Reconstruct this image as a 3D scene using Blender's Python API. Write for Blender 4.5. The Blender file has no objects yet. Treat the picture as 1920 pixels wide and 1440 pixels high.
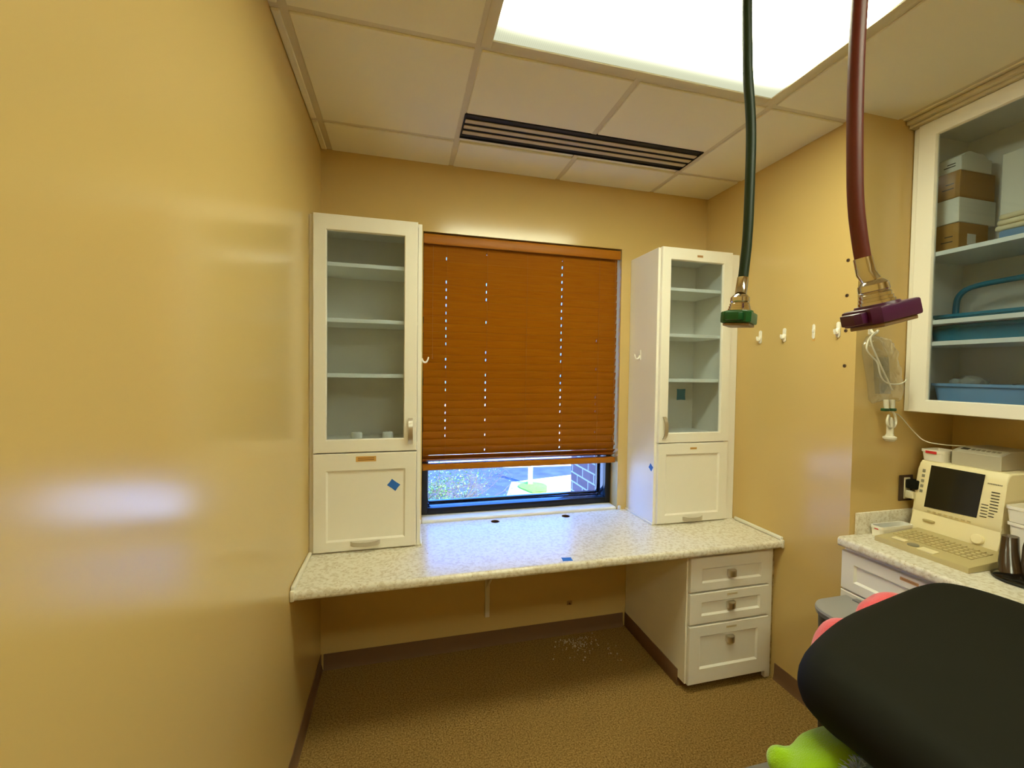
import bpy, bmesh, math, random
from mathutils import Vector, Matrix
random.seed(7)
S = bpy.context.scene
COL = S.collection
V = Vector

# ------------------------------------------------------------------ materials
def lin(c):
    return tuple(((v/255)/12.92 if v/255 <= .04045 else (((v/255)+.055)/1.055)**2.4) for v in c) + (1,)

MATS = {}
def mat(name, col, rough=.5, metal=0, spec=.5, bump=0, bscale=200, var=0, vscale=8, vcol=None, vstretch=(1, 1, 1), trans=0, coat=0, sheen=0, emit=None, emis=0, alpha=1):
    if name in MATS: return MATS[name]
    m = bpy.data.materials.new(name); m.use_nodes = True
    nt = m.node_tree; b = nt.nodes['Principled BSDF']
    b.inputs['Base Color'].default_value = lin(col)
    b.inputs['Roughness'].default_value = rough
    b.inputs['Metallic'].default_value = metal
    b.inputs['Specular IOR Level'].default_value = spec
    b.inputs['Coat Weight'].default_value = coat
    b.inputs['Sheen Weight'].default_value = sheen
    b.inputs['Alpha'].default_value = alpha
    if trans: b.inputs['Transmission Weight'].default_value = trans
    if emit:
        b.inputs['Emission Color'].default_value = lin(emit); b.inputs['Emission Strength'].default_value = emis
    tc = nt.nodes.new('ShaderNodeTexCoord')
    if var:
        mp = nt.nodes.new('ShaderNodeMapping'); mp.inputs['Scale'].default_value = vstretch
        nt.links.new(tc.outputs['Object'], mp.inputs['Vector'])
        n = nt.nodes.new('ShaderNodeTexNoise'); n.inputs['Scale'].default_value = vscale; n.inputs['Detail'].default_value = 5
        nt.links.new(mp.outputs['Vector'], n.inputs['Vector'])
        r = nt.nodes.new('ShaderNodeValToRGB')
        r.color_ramp.elements[0].position = .5-var; r.color_ramp.elements[1].position = .5+var
        r.color_ramp.elements[0].color = lin(vcol or col); r.color_ramp.elements[1].color = lin(col)
        nt.links.new(n.outputs['Fac'], r.inputs['Fac']); nt.links.new(r.outputs['Color'], b.inputs['Base Color'])
    if bump:
        n2 = nt.nodes.new('ShaderNodeTexNoise'); n2.inputs['Scale'].default_value = bscale; n2.inputs['Detail'].default_value = 3
        nt.links.new(tc.outputs['Object'], n2.inputs['Vector'])
        bp = nt.nodes.new('ShaderNodeBump'); bp.inputs['Strength'].default_value = bump; bp.inputs['Distance'].default_value = .002
        nt.links.new(n2.outputs['Fac'], bp.inputs['Height']); nt.links.new(bp.outputs['Normal'], b.inputs['Normal'])
    MATS[name] = m
    return m

def glass(name, tint, refl_rough=.02, ior=1.5, haze=0):
    m = bpy.data.materials.new(name); m.use_nodes = True
    nt = m.node_tree; nt.nodes.clear()
    o = nt.nodes.new('ShaderNodeOutputMaterial'); t = nt.nodes.new('ShaderNodeBsdfTransparent'); t.inputs[0].default_value = lin(tint)
    g = nt.nodes.new('ShaderNodeBsdfGlossy'); g.inputs['Roughness'].default_value = refl_rough
    f = nt.nodes.new('ShaderNodeFresnel'); f.inputs[0].default_value = ior
    # reflect only on the outer faces of the thin sheet (no false total reflection inside it)
    ge = nt.nodes.new('ShaderNodeNewGeometry'); inv = nt.nodes.new('ShaderNodeMath'); inv.operation = 'SUBTRACT'; inv.inputs[0].default_value = 1
    mu = nt.nodes.new('ShaderNodeMath'); mu.operation = 'MULTIPLY'
    nt.links.new(ge.outputs['Backfacing'], inv.inputs[1]); nt.links.new(inv.outputs[0], mu.inputs[0]); nt.links.new(f.outputs[0], mu.inputs[1])
    mx = nt.nodes.new('ShaderNodeMixShader')
    nt.links.new(mu.outputs[0], mx.inputs[0]); nt.links.new(g.outputs[0], mx.inputs[2])
    if haze:
        d = nt.nodes.new('ShaderNodeBsdfDiffuse'); d.inputs[0].default_value = lin((225, 225, 215))
        m2 = nt.nodes.new('ShaderNodeMixShader'); m2.inputs[0].default_value = haze
        nt.links.new(t.outputs[0], m2.inputs[1]); nt.links.new(d.outputs[0], m2.inputs[2]); nt.links.new(m2.outputs[0], mx.inputs[1])
    else:
        nt.links.new(t.outputs[0], mx.inputs[1])
    nt.links.new(mx.outputs[0], o.inputs[0])
    return m

M_wall = mat('wall_paint', (206, 178, 115), rough=.17, bump=.018, bscale=400)
M_ceil = mat('ceiling_tile', (236, 229, 200), rough=.9, bump=.15, bscale=350)
M_grid = mat('ceiling_grid_paint', (212, 201, 168), rough=.5)
M_white = mat('white_laminate', (236, 232, 220), rough=.3)
M_whitein = mat('white_cabinet_inside', (226, 226, 216), rough=.45)
M_shelf = mat('white_shelf', (248, 248, 238), rough=.4)
M_trimw = mat('white_vinyl', (228, 224, 208), rough=.45)
M_carpet = mat('carpet', (172, 139, 82), rough=.95, var=.16, vscale=150, vcol=(116, 88, 44), bump=.8, bscale=300, spec=.1)
M_base = mat('rubber_base', (118, 88, 62), rough=.55)
M_wood = mat('stained_wood', (163, 100, 2), rough=.42, spec=.2, var=.3, vscale=7, vcol=(146, 80, 1), vstretch=(1.2, 12, 30))
M_woodl = mat('stained_wood_rail', (176, 112, 10), rough=.42, spec=.25, var=.3, vscale=7, vcol=(160, 92, 6), vstretch=(1.2, 12, 30))
M_cord = mat('blind_cord', (150, 96, 40), rough=.8)
M_bronze = mat('dark_bronze_frame', (13, 12, 13), rough=.3, spec=.4)
M_bronze2 = mat('dark_bronze_sash', (30, 32, 38), rough=.1, spec=.9)
M_nickel = mat('brushed_nickel', (204, 198, 186), rough=.34, metal=1)
M_chrome = mat('chrome', (215, 208, 196), rough=.12, metal=1)
M_blue = mat('blue_tape', (36, 104, 196), rough=.6)
M_amber = mat('amber_label', (206, 160, 84), rough=.5)
M_ink = mat('label_ink', (120, 78, 40), rough=.6)
M_orange = mat('faded_label', (196, 150, 100), rough=.6)
M_dark = mat('dark_void', (16, 14, 12), rough=.8)
M_ventd = mat('vent_dark', (18, 14, 10), rough=.6)
M_ventl = mat('vent_blade_paint', (196, 182, 152), rough=.5)
M_hook = mat('white_plastic', (238, 234, 222), rough=.35)
M_screw = mat('screw_brown', (96, 72, 46), rough=.5, metal=.4)
M_greenhose = mat('green_rubber', (11, 44, 25), rough=.45)
M_greenknob = mat('green_plastic', (14, 92, 48), rough=.3)
M_redhose = mat('maroon_rubber', (100, 34, 28), rough=.42)
M_purple = mat('purple_plastic', (74, 22, 70), rough=.3)
M_plate = mat('connector_face', (150, 128, 104), rough=.4, metal=.5)
M_beige = mat('beige_plastic', (238, 226, 184), rough=.45, bump=.05, bscale=600)
M_beige2 = mat('beige_keyboard', (192, 176, 126), rough=.5)
M_screen = mat('dark_screen', (20, 22, 16), rough=.15, spec=.6)
M_greybox = mat('grey_plastic_case', (178, 172, 154), rough=.45)
M_greypan = mat('grey_control_panel', (200, 196, 178), rough=.4)
M_key = mat('grey_key', (140, 134, 112), rough=.5)
M_slot = mat('slot_dark', (52, 44, 28), rough=.7)
M_red = mat('red_label', (206, 44, 48), rough=.5)
M_black = mat('black_gloss', (10, 10, 10), rough=.12, spec=.6)
M_blackm = mat('black_vinyl', (26, 26, 19), rough=.75, spec=.12)
M_smoke = mat('smoked_brown', (64, 46, 26), rough=.2, spec=.6, alpha=.93)
M_outlet = mat('brown_outlet', (70, 50, 34), rough=.4)
M_plug = mat('cream_plug', (220, 212, 180), rough=.45)
M_card = mat('cardboard', (176, 132, 62), rough=.8, var=.3, vscale=5, vcol=(160, 116, 50))
M_boxw = mat('white_carton', (226, 222, 204), rough=.6)
M_teal = mat('teal_plastic', (22, 106, 128), rough=.4)
M_tub = mat('blue_grey_plastic', (120, 160, 196), rough=.4)
M_bluething = mat('blue_wrap', (110, 140, 170), rough=.6)
M_coral = mat('coral_fleece', (232, 92, 96), rough=1, bump=1, bscale=300, sheen=.5, spec=.1)
M_lime = mat('lime_fleece', (150, 196, 22), rough=1, bump=1, bscale=350, sheen=.5, spec=.1)
M_tag = mat('drawer_tag', (212, 198, 160), rough=.5)
M_tagink = mat('drawer_tag_ink', (168, 136, 96), rough=.6)
M_shag = mat('blue_grey_shag', (186, 208, 218), rough=1, spec=.1)
M_lid = mat('grey_lid', (152, 150, 144), rough=.4)
M_lidt = mat('grey_lid_rim', (120, 118, 114), rough=.35)
M_bin = mat('black_bin', (22, 18, 16), rough=.35)
M_steel = mat('steel_shelf', (150, 148, 142), rough=.4, metal=.9)
M_paper = mat('white_paper_tape', (236, 234, 222), rough=.8)
M_caulk = mat('old_caulk', (206, 186, 130), rough=.7, var=.2, vscale=40, vcol=(150, 120, 64))
M_plaster = mat('plaster_crumbs', (206, 192, 162), rough=.9)
M_glass = glass('window_glass', (244, 249, 246))
M_cabglass = glass('cabinet_glass', (236, 241, 246), .03)
M_clear = glass('clear_vinyl', (250, 250, 248), .09, 1.9, .09)
M_tube = mat('clear_tubing', (226, 222, 204), rough=.25, alpha=.85)
M_clamp = mat('dark_green_clamp', (26, 74, 40), rough=.4)
M_crinkle = glass('crinkled_clear_plastic', (235, 236, 228), .15, 1.5, .25)

def laminate(name):
    m = mat(name, (230, 224, 208), rough=.24, spec=.55)
    nt = m.node_tree; b = nt.nodes['Principled BSDF']
    tc = nt.nodes['Texture Coordinate'] if 'Texture Coordinate' in nt.nodes else nt.nodes.new('ShaderNodeTexCoord')
    n = nt.nodes.new('ShaderNodeTexNoise'); n.inputs['Scale'].default_value = 150; n.inputs['Detail'].default_value = 2
    n2 = nt.nodes.new('ShaderNodeTexNoise'); n2.inputs['Scale'].default_value = 70; n2.inputs['Detail'].default_value = 4
    nt.links.new(tc.outputs['Object'], n.inputs['Vector']); nt.links.new(tc.outputs['Object'], n2.inputs['Vector'])
    r = nt.nodes.new('ShaderNodeValToRGB'); e = r.color_ramp.elements
    e[0].position = .28; e[0].color = lin((184, 162, 128)); e[1].position = .35; e[1].color = lin((226, 221, 206))
    r2 = nt.nodes.new('ShaderNodeValToRGB'); e = r2.color_ramp.elements
    e[0].position = .36; e[0].color = lin((232, 226, 214)); e[1].position = .55; e[1].color = (1, 1, 1, 1)
    mx = nt.nodes.new('ShaderNodeMixRGB'); mx.blend_type = 'MULTIPLY'; mx.inputs[0].default_value = 1
    nt.links.new(n.outputs['Fac'], r.inputs['Fac']); nt.links.new(n2.outputs['Fac'], r2.inputs['Fac'])
    nt.links.new(r.outputs['Color'], mx.inputs[1]); nt.links.new(r2.outputs['Color'], mx.inputs[2])
    nt.links.new(mx.outputs[0], b.inputs['Base Color'])
    return m
M_lam = laminate('speckled_laminate')

def brick_mat():
    m = mat('brick', (150, 120, 110), rough=.9)
    nt = m.node_tree; b = nt.nodes['Principled BSDF']
    tc = nt.nodes.new('ShaderNodeTexCoord'); mp = nt.nodes.new('ShaderNodeMapping')
    mp.inputs['Rotation'].default_value = (math.radians(90), 0, math.radians(90))
    sx = nt.nodes.new('ShaderNodeSeparateXYZ'); cx = nt.nodes.new('ShaderNodeCombineXYZ')
    br = nt.nodes.new('ShaderNodeTexBrick'); br.inputs['Scale'].default_value = 1
    br.inputs['Brick Width'].default_value = .2; br.inputs['Row Height'].default_value = .075; br.inputs['Mortar Size'].default_value = .006
    br.inputs['Color1'].default_value = lin((134, 96, 86)); br.inputs['Color2'].default_value = lin((118, 84, 78)); br.inputs['Mortar'].default_value = lin((196, 184, 176))
    nt.links.new(tc.outputs['Object'], sx.inputs[0]); nt.links.new(sx.outputs['Y'], cx.inputs['X']); nt.links.new(sx.outputs['Z'], cx.inputs['Y'])
    nt.links.new(cx.outputs[0], br.inputs['Vector']); nt.links.new(br.outputs['Color'], b.inputs['Base Color'])
    return m
M_brick = brick_mat()

def lamp_mat():
    m = bpy.data.materials.new('lit_diffuser'); m.use_nodes = True
    nt = m.node_tree; nt.nodes.clear()
    o = nt.nodes.new('ShaderNodeOutputMaterial'); em = nt.nodes.new('ShaderNodeEmission')
    tc = nt.nodes.new('ShaderNodeTexCoord'); sp = nt.nodes.new('ShaderNodeSeparateXYZ')
    nt.links.new(tc.outputs['Object'], sp.inputs[0])
    def mth(op, a, b=None, c=None):
        n = nt.nodes.new('ShaderNodeMath'); n.operation = op
        for i, q in enumerate((a, b, c)):
            if q is None: continue
            if isinstance(q, (int, float)): n.inputs[i].default_value = q
            else: nt.links.new(q, n.inputs[i])
        return n.outputs[0]
    # two fluorescent tubes run along x behind the prismatic sheet (object space: centre 0)
    tot = None
    for yc in (-.125, 0, .125):
        d = mth('DIVIDE', mth('SUBTRACT', sp.outputs['Y'], yc), .045)
        g = mth('POWER', 2.718, mth('MULTIPLY', mth('MULTIPLY', d, d), -1))
        tot = g if tot is None else mth('ADD', tot, g)
    ex = mth('SUBTRACT', 1, mth('POWER', mth('DIVIDE', mth('ABSOLUTE', sp.outputs['X']), .60), 8))
    ex = mth('MAXIMUM', ex, 0)
    pr = mth('ADD', 1, mth('MULTIPLY', mth('SINE', mth('MULTIPLY', sp.outputs['X'], 900)), .05))
    st = mth('MULTIPLY', mth('ADD', LAMP_BASE, mth('MULTIPLY', mth('MULTIPLY', tot, ex), LAMP_PEAK)), pr)
    em.inputs[0].default_value = LAMP_COL
    nt.links.new(st, em.inputs[1]); nt.links.new(em.outputs[0], o.inputs[0])
    return m
LAMP_COL = (1.0, 1.03, .72, 1)
LAMP_BASE = .46
LAMP_PEAK = 22
SKY = 7.0
SUN = 13.0
EXPO = .57
M_lamp = lamp_mat()

# ------------------------------------------------------------------ mesh builder
class MB:
    def __init__(s): s.b = bmesh.new(); s.mi = 0
    def _f(s, vs):
        try:
            f = s.b.faces.new(vs); f.material_index = s.mi; return f
        except ValueError: return None
    def box(s, x0, x1, y0, y1, z0, z1, bev=0, seg=2, M=None):
        P = [(x0, y0, z0), (x1, y0, z0), (x1, y1, z0), (x0, y1, z0), (x0, y0, z1), (x1, y0, z1), (x1, y1, z1), (x0, y1, z1)]
        vs = [s.b.verts.new(M @ V(p) if M else p) for p in P]
        fs = [s._f([vs[i] for i in q]) for q in ((0, 3, 2, 1), (4, 5, 6, 7), (0, 1, 5, 4), (1, 2, 6, 5), (2, 3, 7, 6), (3, 0, 4, 7))]
        if bev:
            es = list({e for f in fs for e in f.edges})
            r = bmesh.ops.bevel(s.b, geom=es, offset=bev, segments=seg, affect='EDGES', profile=.5)
            for f in r['faces']: f.material_index = s.mi
        return s
    def prism(s, pts, n, bev=0, seg=2):
        """pts: closed 3-D outline; n: extrusion vector"""
        a = [s.b.verts.new(p) for p in pts]; c = [s.b.verts.new(V(p)+V(n)) for p in pts]
        N = len(pts); fs = [s._f(list(reversed(a))), s._f(c)]
        for i in range(N): fs.append(s._f([a[i], a[(i+1) % N], c[(i+1) % N], c[i]]))
        if bev:
            es = list({e for f in fs[:2] for e in f.edges})
            r = bmesh.ops.bevel(s.b, geom=es, offset=bev, segments=seg, affect='EDGES', profile=.5)
            for f in r['faces']: f.material_index = s.mi
        return s
    def tube(s, pts, r, seg=10, smooth=0, cap=True):
        P = [V(p) for p in pts]
        for _ in range(smooth):
            Q = [P[0]]
            for i in range(len(P)-1):
                Q += [P[i]*.75+P[i+1]*.25, P[i]*.25+P[i+1]*.75]
            P = Q+[P[-1]]
        R = r if isinstance(r, (list, tuple)) else [r]*len(P)
        if len(R) != len(P): R = [R[min(len(R)-1, int(i*len(R)/len(P)))] for i in range(len(P))]
        t0 = (P[1]-P[0]).normalized(); up = V((0, 0, 1)) if abs(t0.z) < .9 else V((1, 0, 0))
        n = t0.cross(up).normalized(); rings = []
        for i, p in enumerate(P):
            t = (P[min(i+1, len(P)-1)]-P[max(i-1, 0)]).normalized()
            n = (n-t*n.dot(t)).normalized(); bb = t.cross(n)
            rings.append([s.b.verts.new(p+(n*math.cos(a)+bb*math.sin(a))*R[i]) for a in [2*math.pi*k/seg for k in range(seg)]])
        for i in range(len(rings)-1):
            for k in range(seg): s._f([rings[i][k], rings[i][(k+1) % seg], rings[i+1][(k+1) % seg], rings[i+1][k]])
        if cap: s._f(list(reversed(rings[0]))); s._f(rings[-1])
        return s
    def lathe(s, prof, o=(0, 0, 0), ax=(0, 0, 1), seg=28):
        """prof: (radius, height) pairs along axis"""
        ax = V(ax).normalized(); up = V((1, 0, 0)) if abs(ax.x) < .9 else V((0, 1, 0))
        n = ax.cross(up).normalized(); bb = ax.cross(n); o = V(o); rings = []
        for r, h in prof:
            r = max(r, 1e-4)
            rings.append([s.b.verts.new(o+ax*h+(n*math.cos(a)+bb*math.sin(a))*r) for a in [2*math.pi*k/seg for k in range(seg)]])
        for i in range(len(rings)-1):
            for k in range(seg): s._f([rings[i][k], rings[i][(k+1) % seg], rings[i+1][(k+1) % seg], rings[i+1][k]])
        s._f(list(reversed(rings[0]))); s._f(rings[-1])
        return s
    def quad(s, *p): s._f([s.b.verts.new(q) for q in p]); return s
    def loft(s, rings, cap=True):
        R = [[s.b.verts.new(p) for p in r] for r in rings]; n = len(R[0])
        for i in range(len(R)-1):
            for k in range(n): s._f([R[i][k], R[i][(k+1) % n], R[i+1][(k+1) % n], R[i+1][k]])
        if cap: s._f(list(reversed(R[0]))); s._f(R[-1])
        return s
    def shaker(s, F, u0, u1, v0, v1, th, w, dep=.007, ch=.007, hole=False, bev=.0025):
        """door: F(u,v,n) maps; front at n=th; frame width w (or 4-tuple l,r,b,t)"""
        l, r, b, t = w if isinstance(w, tuple) else (w,)*4
        def ring(du, n, inner=False):
            if inner: a0, a1, b0, b1 = u0+l+du, u1-r-du, v0+b+du, v1-t-du
            else: a0, a1, b0, b1 = u0+du, u1-du, v0+du, v1-du
            return [s.b.verts.new(F(*q)) for q in ((a0, b0, n), (a1, b0, n), (a1, b1, n), (a0, b1, n))]
        R = [ring(0, 0), ring(0, th-bev), ring(bev, th), ring(0, th, True), ring(ch, th-dep, True)]
        if hole: R.append(ring(ch, 0, True))
        for i in range(len(R)-1):
            for k in range(4): s._f([R[i][k], R[i][(k+1) % 4], R[i+1][(k+1) % 4], R[i+1][k]])
        if hole:
            for k in range(4): s._f([R[-1][k], R[-1][(k+1) % 4], R[0][(k+1) % 4], R[0][k]])
        else:
            s._f(R[-1]); s._f(list(reversed(R[0])))
        return s
    def build(s, name, mats, parent=None, sharp=.55, flat=False, org=None):
        b = s.b
        bmesh.ops.recalc_face_normals(b, faces=b.faces[:])
        for f in b.faces: f.smooth = not flat
        for e in b.edges:
            if len(e.link_faces) == 2 and e.calc_face_angle(0) > sharp: e.smooth = False
        me = bpy.data.meshes.new(name)
        # root-relative coordinates
        root = parent
        while root is not None and root.parent is not None: root = root.parent
        off = V(root.location) if root is not None else (V(org) if org is not None else V((0, 0, 0)))
        if off.length: bmesh.ops.translate(b, verts=b.verts[:], vec=-off)
        b.to_mesh(me); b.free()
        for m in (mats if isinstance(mats, (list, tuple)) else [mats]): me.materials.append(m)
        o = bpy.data.objects.new(name, me); COL.objects.link(o)
        if parent is not None: o.parent = parent
        elif org is not None: o.location = org
        return o

def thing(name, label, cat, loc, group=None):
    o = bpy.data.objects.new(name, None); COL.objects.link(o); o.location = loc
    o.empty_display_size = .1
    o['label'] = label; o['category'] = cat
    if group: o['group'] = group
    return o
def tag(o, label, cat, group=None):
    o['label'] = label; o['category'] = cat
    if group: o['group'] = group
    return o
def struct(o, label=None, cat=None):
    o['kind'] = 'structure'
    if label: o['label'] = label
    if cat: o['category'] = cat
    return o

# ------------------------------------------------------------------ dimensions (metres; x along window wall, -y to camera)
W, H = 2.271, 2.67
NX, NY = 2.87, -.952          # niche right wall, end of right wall block
BACK = -4.3
D, DY = .7312, -.635          # desk top, desk front
x0, x1, x2, x3, x4 = .0398, .6494, 1.259, 1.8686, 2.478
y1, y2, y3, y4, y5, y6, y7 = -.2645, -.8775, -1.487, -2.0966, -2.706, -3.316, -3.925
WX0, WX1, WZ0, WZ1 = .507, 1.68, .747, 2.31

# ------------------------------------------------------------------ room shell
struct(MB().box(-.2, NX+.2, BACK-.2, .25, -.12, 0).build('floor', M_carpet), 'brown speckled carpet floor of the room', 'floor')
struct(MB().box(-.2, 0, BACK-.2, .25, 0, H+.1).build('wall_left', M_wall), 'long yellow-tan painted wall on the left', 'wall')
mb = MB()
mb.box(0, WX0, 0, .25, 0, H+.1); mb.box(WX1, NX+.2, 0, .25, 0, H+.1); mb.box(WX0, WX1, 0, .25, 0, WZ0-.03); mb.box(WX0, WX1, 0, .25, WZ1, H+.1)
struct(mb.build('wall_back', M_wall), 'yellow-tan painted wall around the window', 'wall')
struct(MB().box(W, NX+.2, NY, 0, 0, H+.1).build('wall_right', M_wall), 'yellow-tan wall block on the right with plastic hooks', 'wall')
struct(MB().box(NX, NX+.2, BACK-.2, NY, 0, H+.1).build('wall_niche', M_wall), 'tan wall behind the counter machines', 'wall')
struct(MB().box(0, NX, BACK-.2, BACK, 0, H+.1).build('wall_front', M_wall), 'tan wall behind the viewer', 'wall')

# ceiling: tegular lay-in tiles over a recessed grid
mb = MB()
mb.box(-.2, NX+.2, BACK-.2, .25, H+.012, H+.1)
g = .0125
XS = [0, x0, x1, x2, x3, x4, NX]; YS = [0, y1, y2, y3, y4, y5, y6, y7, BACK]
def tile(xa, xb, ya, yb):
    if ya < yb: ya, yb = yb, ya
    a0 = xa+(g if xa > 0 else .001); a1 = xb-(g if xb < NX-.001 else .001)
    b1 = ya-(g if ya < 0 else .001); b0 = yb+(g if yb > BACK+.001 else .001)
    if a1-a0 < .005 or b1-b0 < .005: return
    mb.box(a0, a1, b0, b1, H, H+.02, bev=.003, seg=1)
VY0, VY1 = -.486, -.292
for i in range(6):
    for j in range(8):
        xa, xb, ya, yb = XS[i], XS[i+1], YS[j], YS[j+1]
        if i in (2, 3) and j in (2, 5): continue          # light
        if i in (2, 3) and j == 1: ya = VY0+.004
        if i >= 4 and j == 1 and False: continue
        if xa >= W and j == 0: continue
        tile(xa, min(xb, NX), ya, yb)
ceil = struct(mb.build('ceiling', M_ceil), 'suspended ceiling of beige lay-in tiles', 'ceiling')
mb = MB()
for x in (x0, x1, x2, x3, x4):
    segs = [(0, BACK)]
    if x == x2: segs = [(0, VY1), (VY0, y2), (y3, y5), (y6, BACK)]
    if x == x4: segs = [(NY, BACK)]
    for ya, yb in segs: mb.box(x-.0125, x+.0125, yb, ya, H+.005, H+.014)
for y in (y1, y2, y3, y4, y5, y6, y7):
    if y == y1: segs = [(0, x1), (x3, W)]
    elif y == y2: segs = [(0, x1), (x1, x3), (x3, W)]
    else: segs = [(0, NX)]
    for xa, xb in segs: mb.box(xa, xb, y-.0125, y+.0125, H+.0062, H+.0139)
grid = mb.build('ceiling_grid', M_grid, ceil)

# baseboards
def basebd(name, pts, n, lab):
    b = MB(); b.prism(pts, n, bev=.002, seg=1)
    struct(b.build(name, M_base), lab, 'baseboard')
def cove(axis, a, b, sgn, fixed):
    prof = [(0, 0), (.012, 0), (.006, .012), (.004, .03), (.004, .083), (0, .083)]
    if axis == 'x': return [(a, fixed-sgn*d, z) for d, z in prof], (b-a, 0, 0)
    return [(fixed-sgn*d, a, z) for d, z in prof], (0, b-a, 0)
basebd('baseboard_back', *cove('x', .014, 1.735, 1, 0), 'brown rubber baseboard under the window desk')
basebd('baseboard_left', *cove('y', BACK, 0, -1, 0), 'brown rubber baseboard along the left wall')
basebd('baseboard_right', *cove('y', NY+.0, -.60, 1, W), 'brown rubber baseboard on the right wall beside drawers')

# ------------------------------------------------------------------ window
win = thing('window_1', 'dark bronze framed window with clear glass behind the wooden blind', 'window', ((WX0+WX1)/2, .085, WZ0)); win['kind'] = 'structure'
mb = MB()
def ringframe(mb, xa, xb, za, zb, w, ya, yb, bev=.003):
    mb.box(xa, xa+w, ya, yb, za, zb, bev); mb.box(xb-w, xb, ya, yb, za, zb, bev)
    mb.box(xa+w, xb-w, ya, yb, za, za+w, bev); mb.box(xa+w, xb-w, ya, yb, zb-w, zb, bev)
ringframe(mb, WX0+.002, WX1-.002, WZ0+.002, WZ1-.002, .036, .085, .115)
mb.build('window_frame', M_bronze, win)
mb = MB(); ringframe(mb, WX0+.002, WX1-.002, WZ0+.002, WZ1-.002, .034, .1155, .215); ringframe(mb, WX0+.036, WX1-.036, WZ0+.0365, WZ1-.036, .012, .185, .215)
mb.build('window_sash', M_bronze2, win)
MB().box(WX0+.046, WX1-.046, .198, .202, WZ0+.046, WZ1-.046).build('window_pane', M_glass, win)
mb = MB(); mb.box(WX0, WX1, .001, .2, WZ0-.03, WZ0, bev=.012, seg=4)
struct(mb.build('trim_1', M_trimw), 'white window sill behind the desk', 'sill')

# blind -----------------------------------------------------------
bl = thing('wooden_blind', 'orange-brown wooden venetian blind closed over the window', 'blind', (1.09, .035, 1.017))
BX0, BX1 = .512, 1.668
mb = MB()
prof = [(.002, 2.248), (.0, 2.256), (.0, 2.292), (.003, 2.3), (.016, 2.3), (.016, 2.248)]
mb.prism([(BX0-.003, y, z) for y, z in prof], (BX1-BX0+.008, 0, 0), bev=.0015, seg=1)
mb.build('valance', M_woodl, bl)
MB().box(BX0+.004, BX1-.004, .02, .058, 2.262, 2.303, .002).build('head_rail', M_wood, bl)
HOLES = [.634, .859, 1.312, 1.539]
mb = MB()
pitch = .0425; ztop = 2.236; ns = 27; hw = .025; th = .0028
def slat(mb, zc, tilt, yc=.036, holes=True):
    c, s_ = math.cos(tilt), math.sin(tilt)
    M = Matrix.Translation((0, yc, zc)) @ Matrix.Rotation(tilt, 4, 'X')
    j = random.uniform(-.0015, .0015)
    if not holes:
        mb.box(BX0+j, BX1+j, -hw, hw, -th/2, th/2, M=M); return
    h = .0068
    mb.box(BX0+j, BX1+j, -hw, -h, -th/2, th/2, M=M); mb.box(BX0+j, BX1+j, h, hw, -th/2, th/2, M=M)
    xs = [BX0+j]
    for i, x in enumerate(HOLES):
        w = (.0018, .0024, .0027, .0009)[i]*random.uniform(.65, 1.2)
        if random.random() < (.42, .36, .08, .68)[i]: w = 0
        xs += [x-w, x+w]
    xs.append(BX1+j)
    for a, b in zip(xs[0::2], xs[1::2]): mb.box(a, b, -h, h, -th/2, th/2, M=M)
zs = [ztop-.012-i*pitch for i in range(ns)]
for i, z in enumerate(zs):
    slat(mb, z, math.radians(-74+random.uniform(-1.5, 1.5)) if i < ns-1 else math.radians(-66))
zl = zs[-1]
slat(mb, 2.256, math.radians(-74), holes=False)
slat(mb, zl-.037, math.radians(-42), holes=False)
slat(mb, zl-.052, math.radians(-25), holes=False)
mb.build('slats', M_wood, bl, flat=True)
MB().box(BX0, BX1, .012, .058, 1.017, 1.05, .003).build('bottom_rail', M_woodl, bl)
mb = MB()
for x in HOLES+[1.09]:
    for dx, yy in ((0, .006), (.0, .066)): mb.tube([(x+dx, yy, 2.25), (x+dx, yy, 1.2), (x+dx, yy+.004, 1.045)], .0008, 5)
mb.tube([(1.642, .006, 2.25), (1.644, .004, 1.7), (1.643, .005, 1.18)], .0012, 5); mb.tube([(1.652, .006, 2.25), (1.656, .004, 1.6), (1.654, .005, 1.15)], .0012, 5)
mb.build('ladder_cords', M_cord, bl)
for z, x in ((1.175, 1.643), (1.145, 1.654)):
    MB().lathe([(.002, .022), (.004, .018), (.0055, .004), (.0045, 0)], (x, .005, z-.018), seg=12).build('cord_tassel', M_cord, bl)
MB().tube([(.56, .008, 2.25), (.56, .006, 1.66), (.56, .006, 1.63)], [.001, .001, .004], 8).build('tilt_cord', M_cord, bl)

# ------------------------------------------------------------------ ceiling light, vent
def ceiling_light(ya0, yb0, label):
    lg = thing('ceiling_light', label, 'ceiling light', ((x1+x3)/2, (ya0+yb0)/2, H+.004), 'fluorescent ceiling panels')
    mb = MB(); w = .036
    xa, xb, ya, yb = x1+.004, x3-.004, ya0+.004, yb0-.004
    for q in ((xa, xa+w, ya, yb), (xb-w, xb, ya, yb), (xa+w, xb-w, ya, ya+w), (xa+w, xb-w, yb-w, yb)): mb.box(q[0], q[1], q[2], q[3], H+.001, H+.012, .0015)
    mb.build('frame', M_grid, lg)
    MB().box(xa+w-.004, xb-w+.004, ya+w-.004, yb-w+.004, H+.006, H+.009).build('diffuser', M_lamp, lg)
ceiling_light(y3, y2, 'lit fluorescent ceiling panel in front of the air vent')
ceiling_light(y6, y5, 'added fluorescent fill panel in the ceiling, unseen behind the viewer')  # unseen panel, added as fill for the ceiling and under the desk

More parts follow.
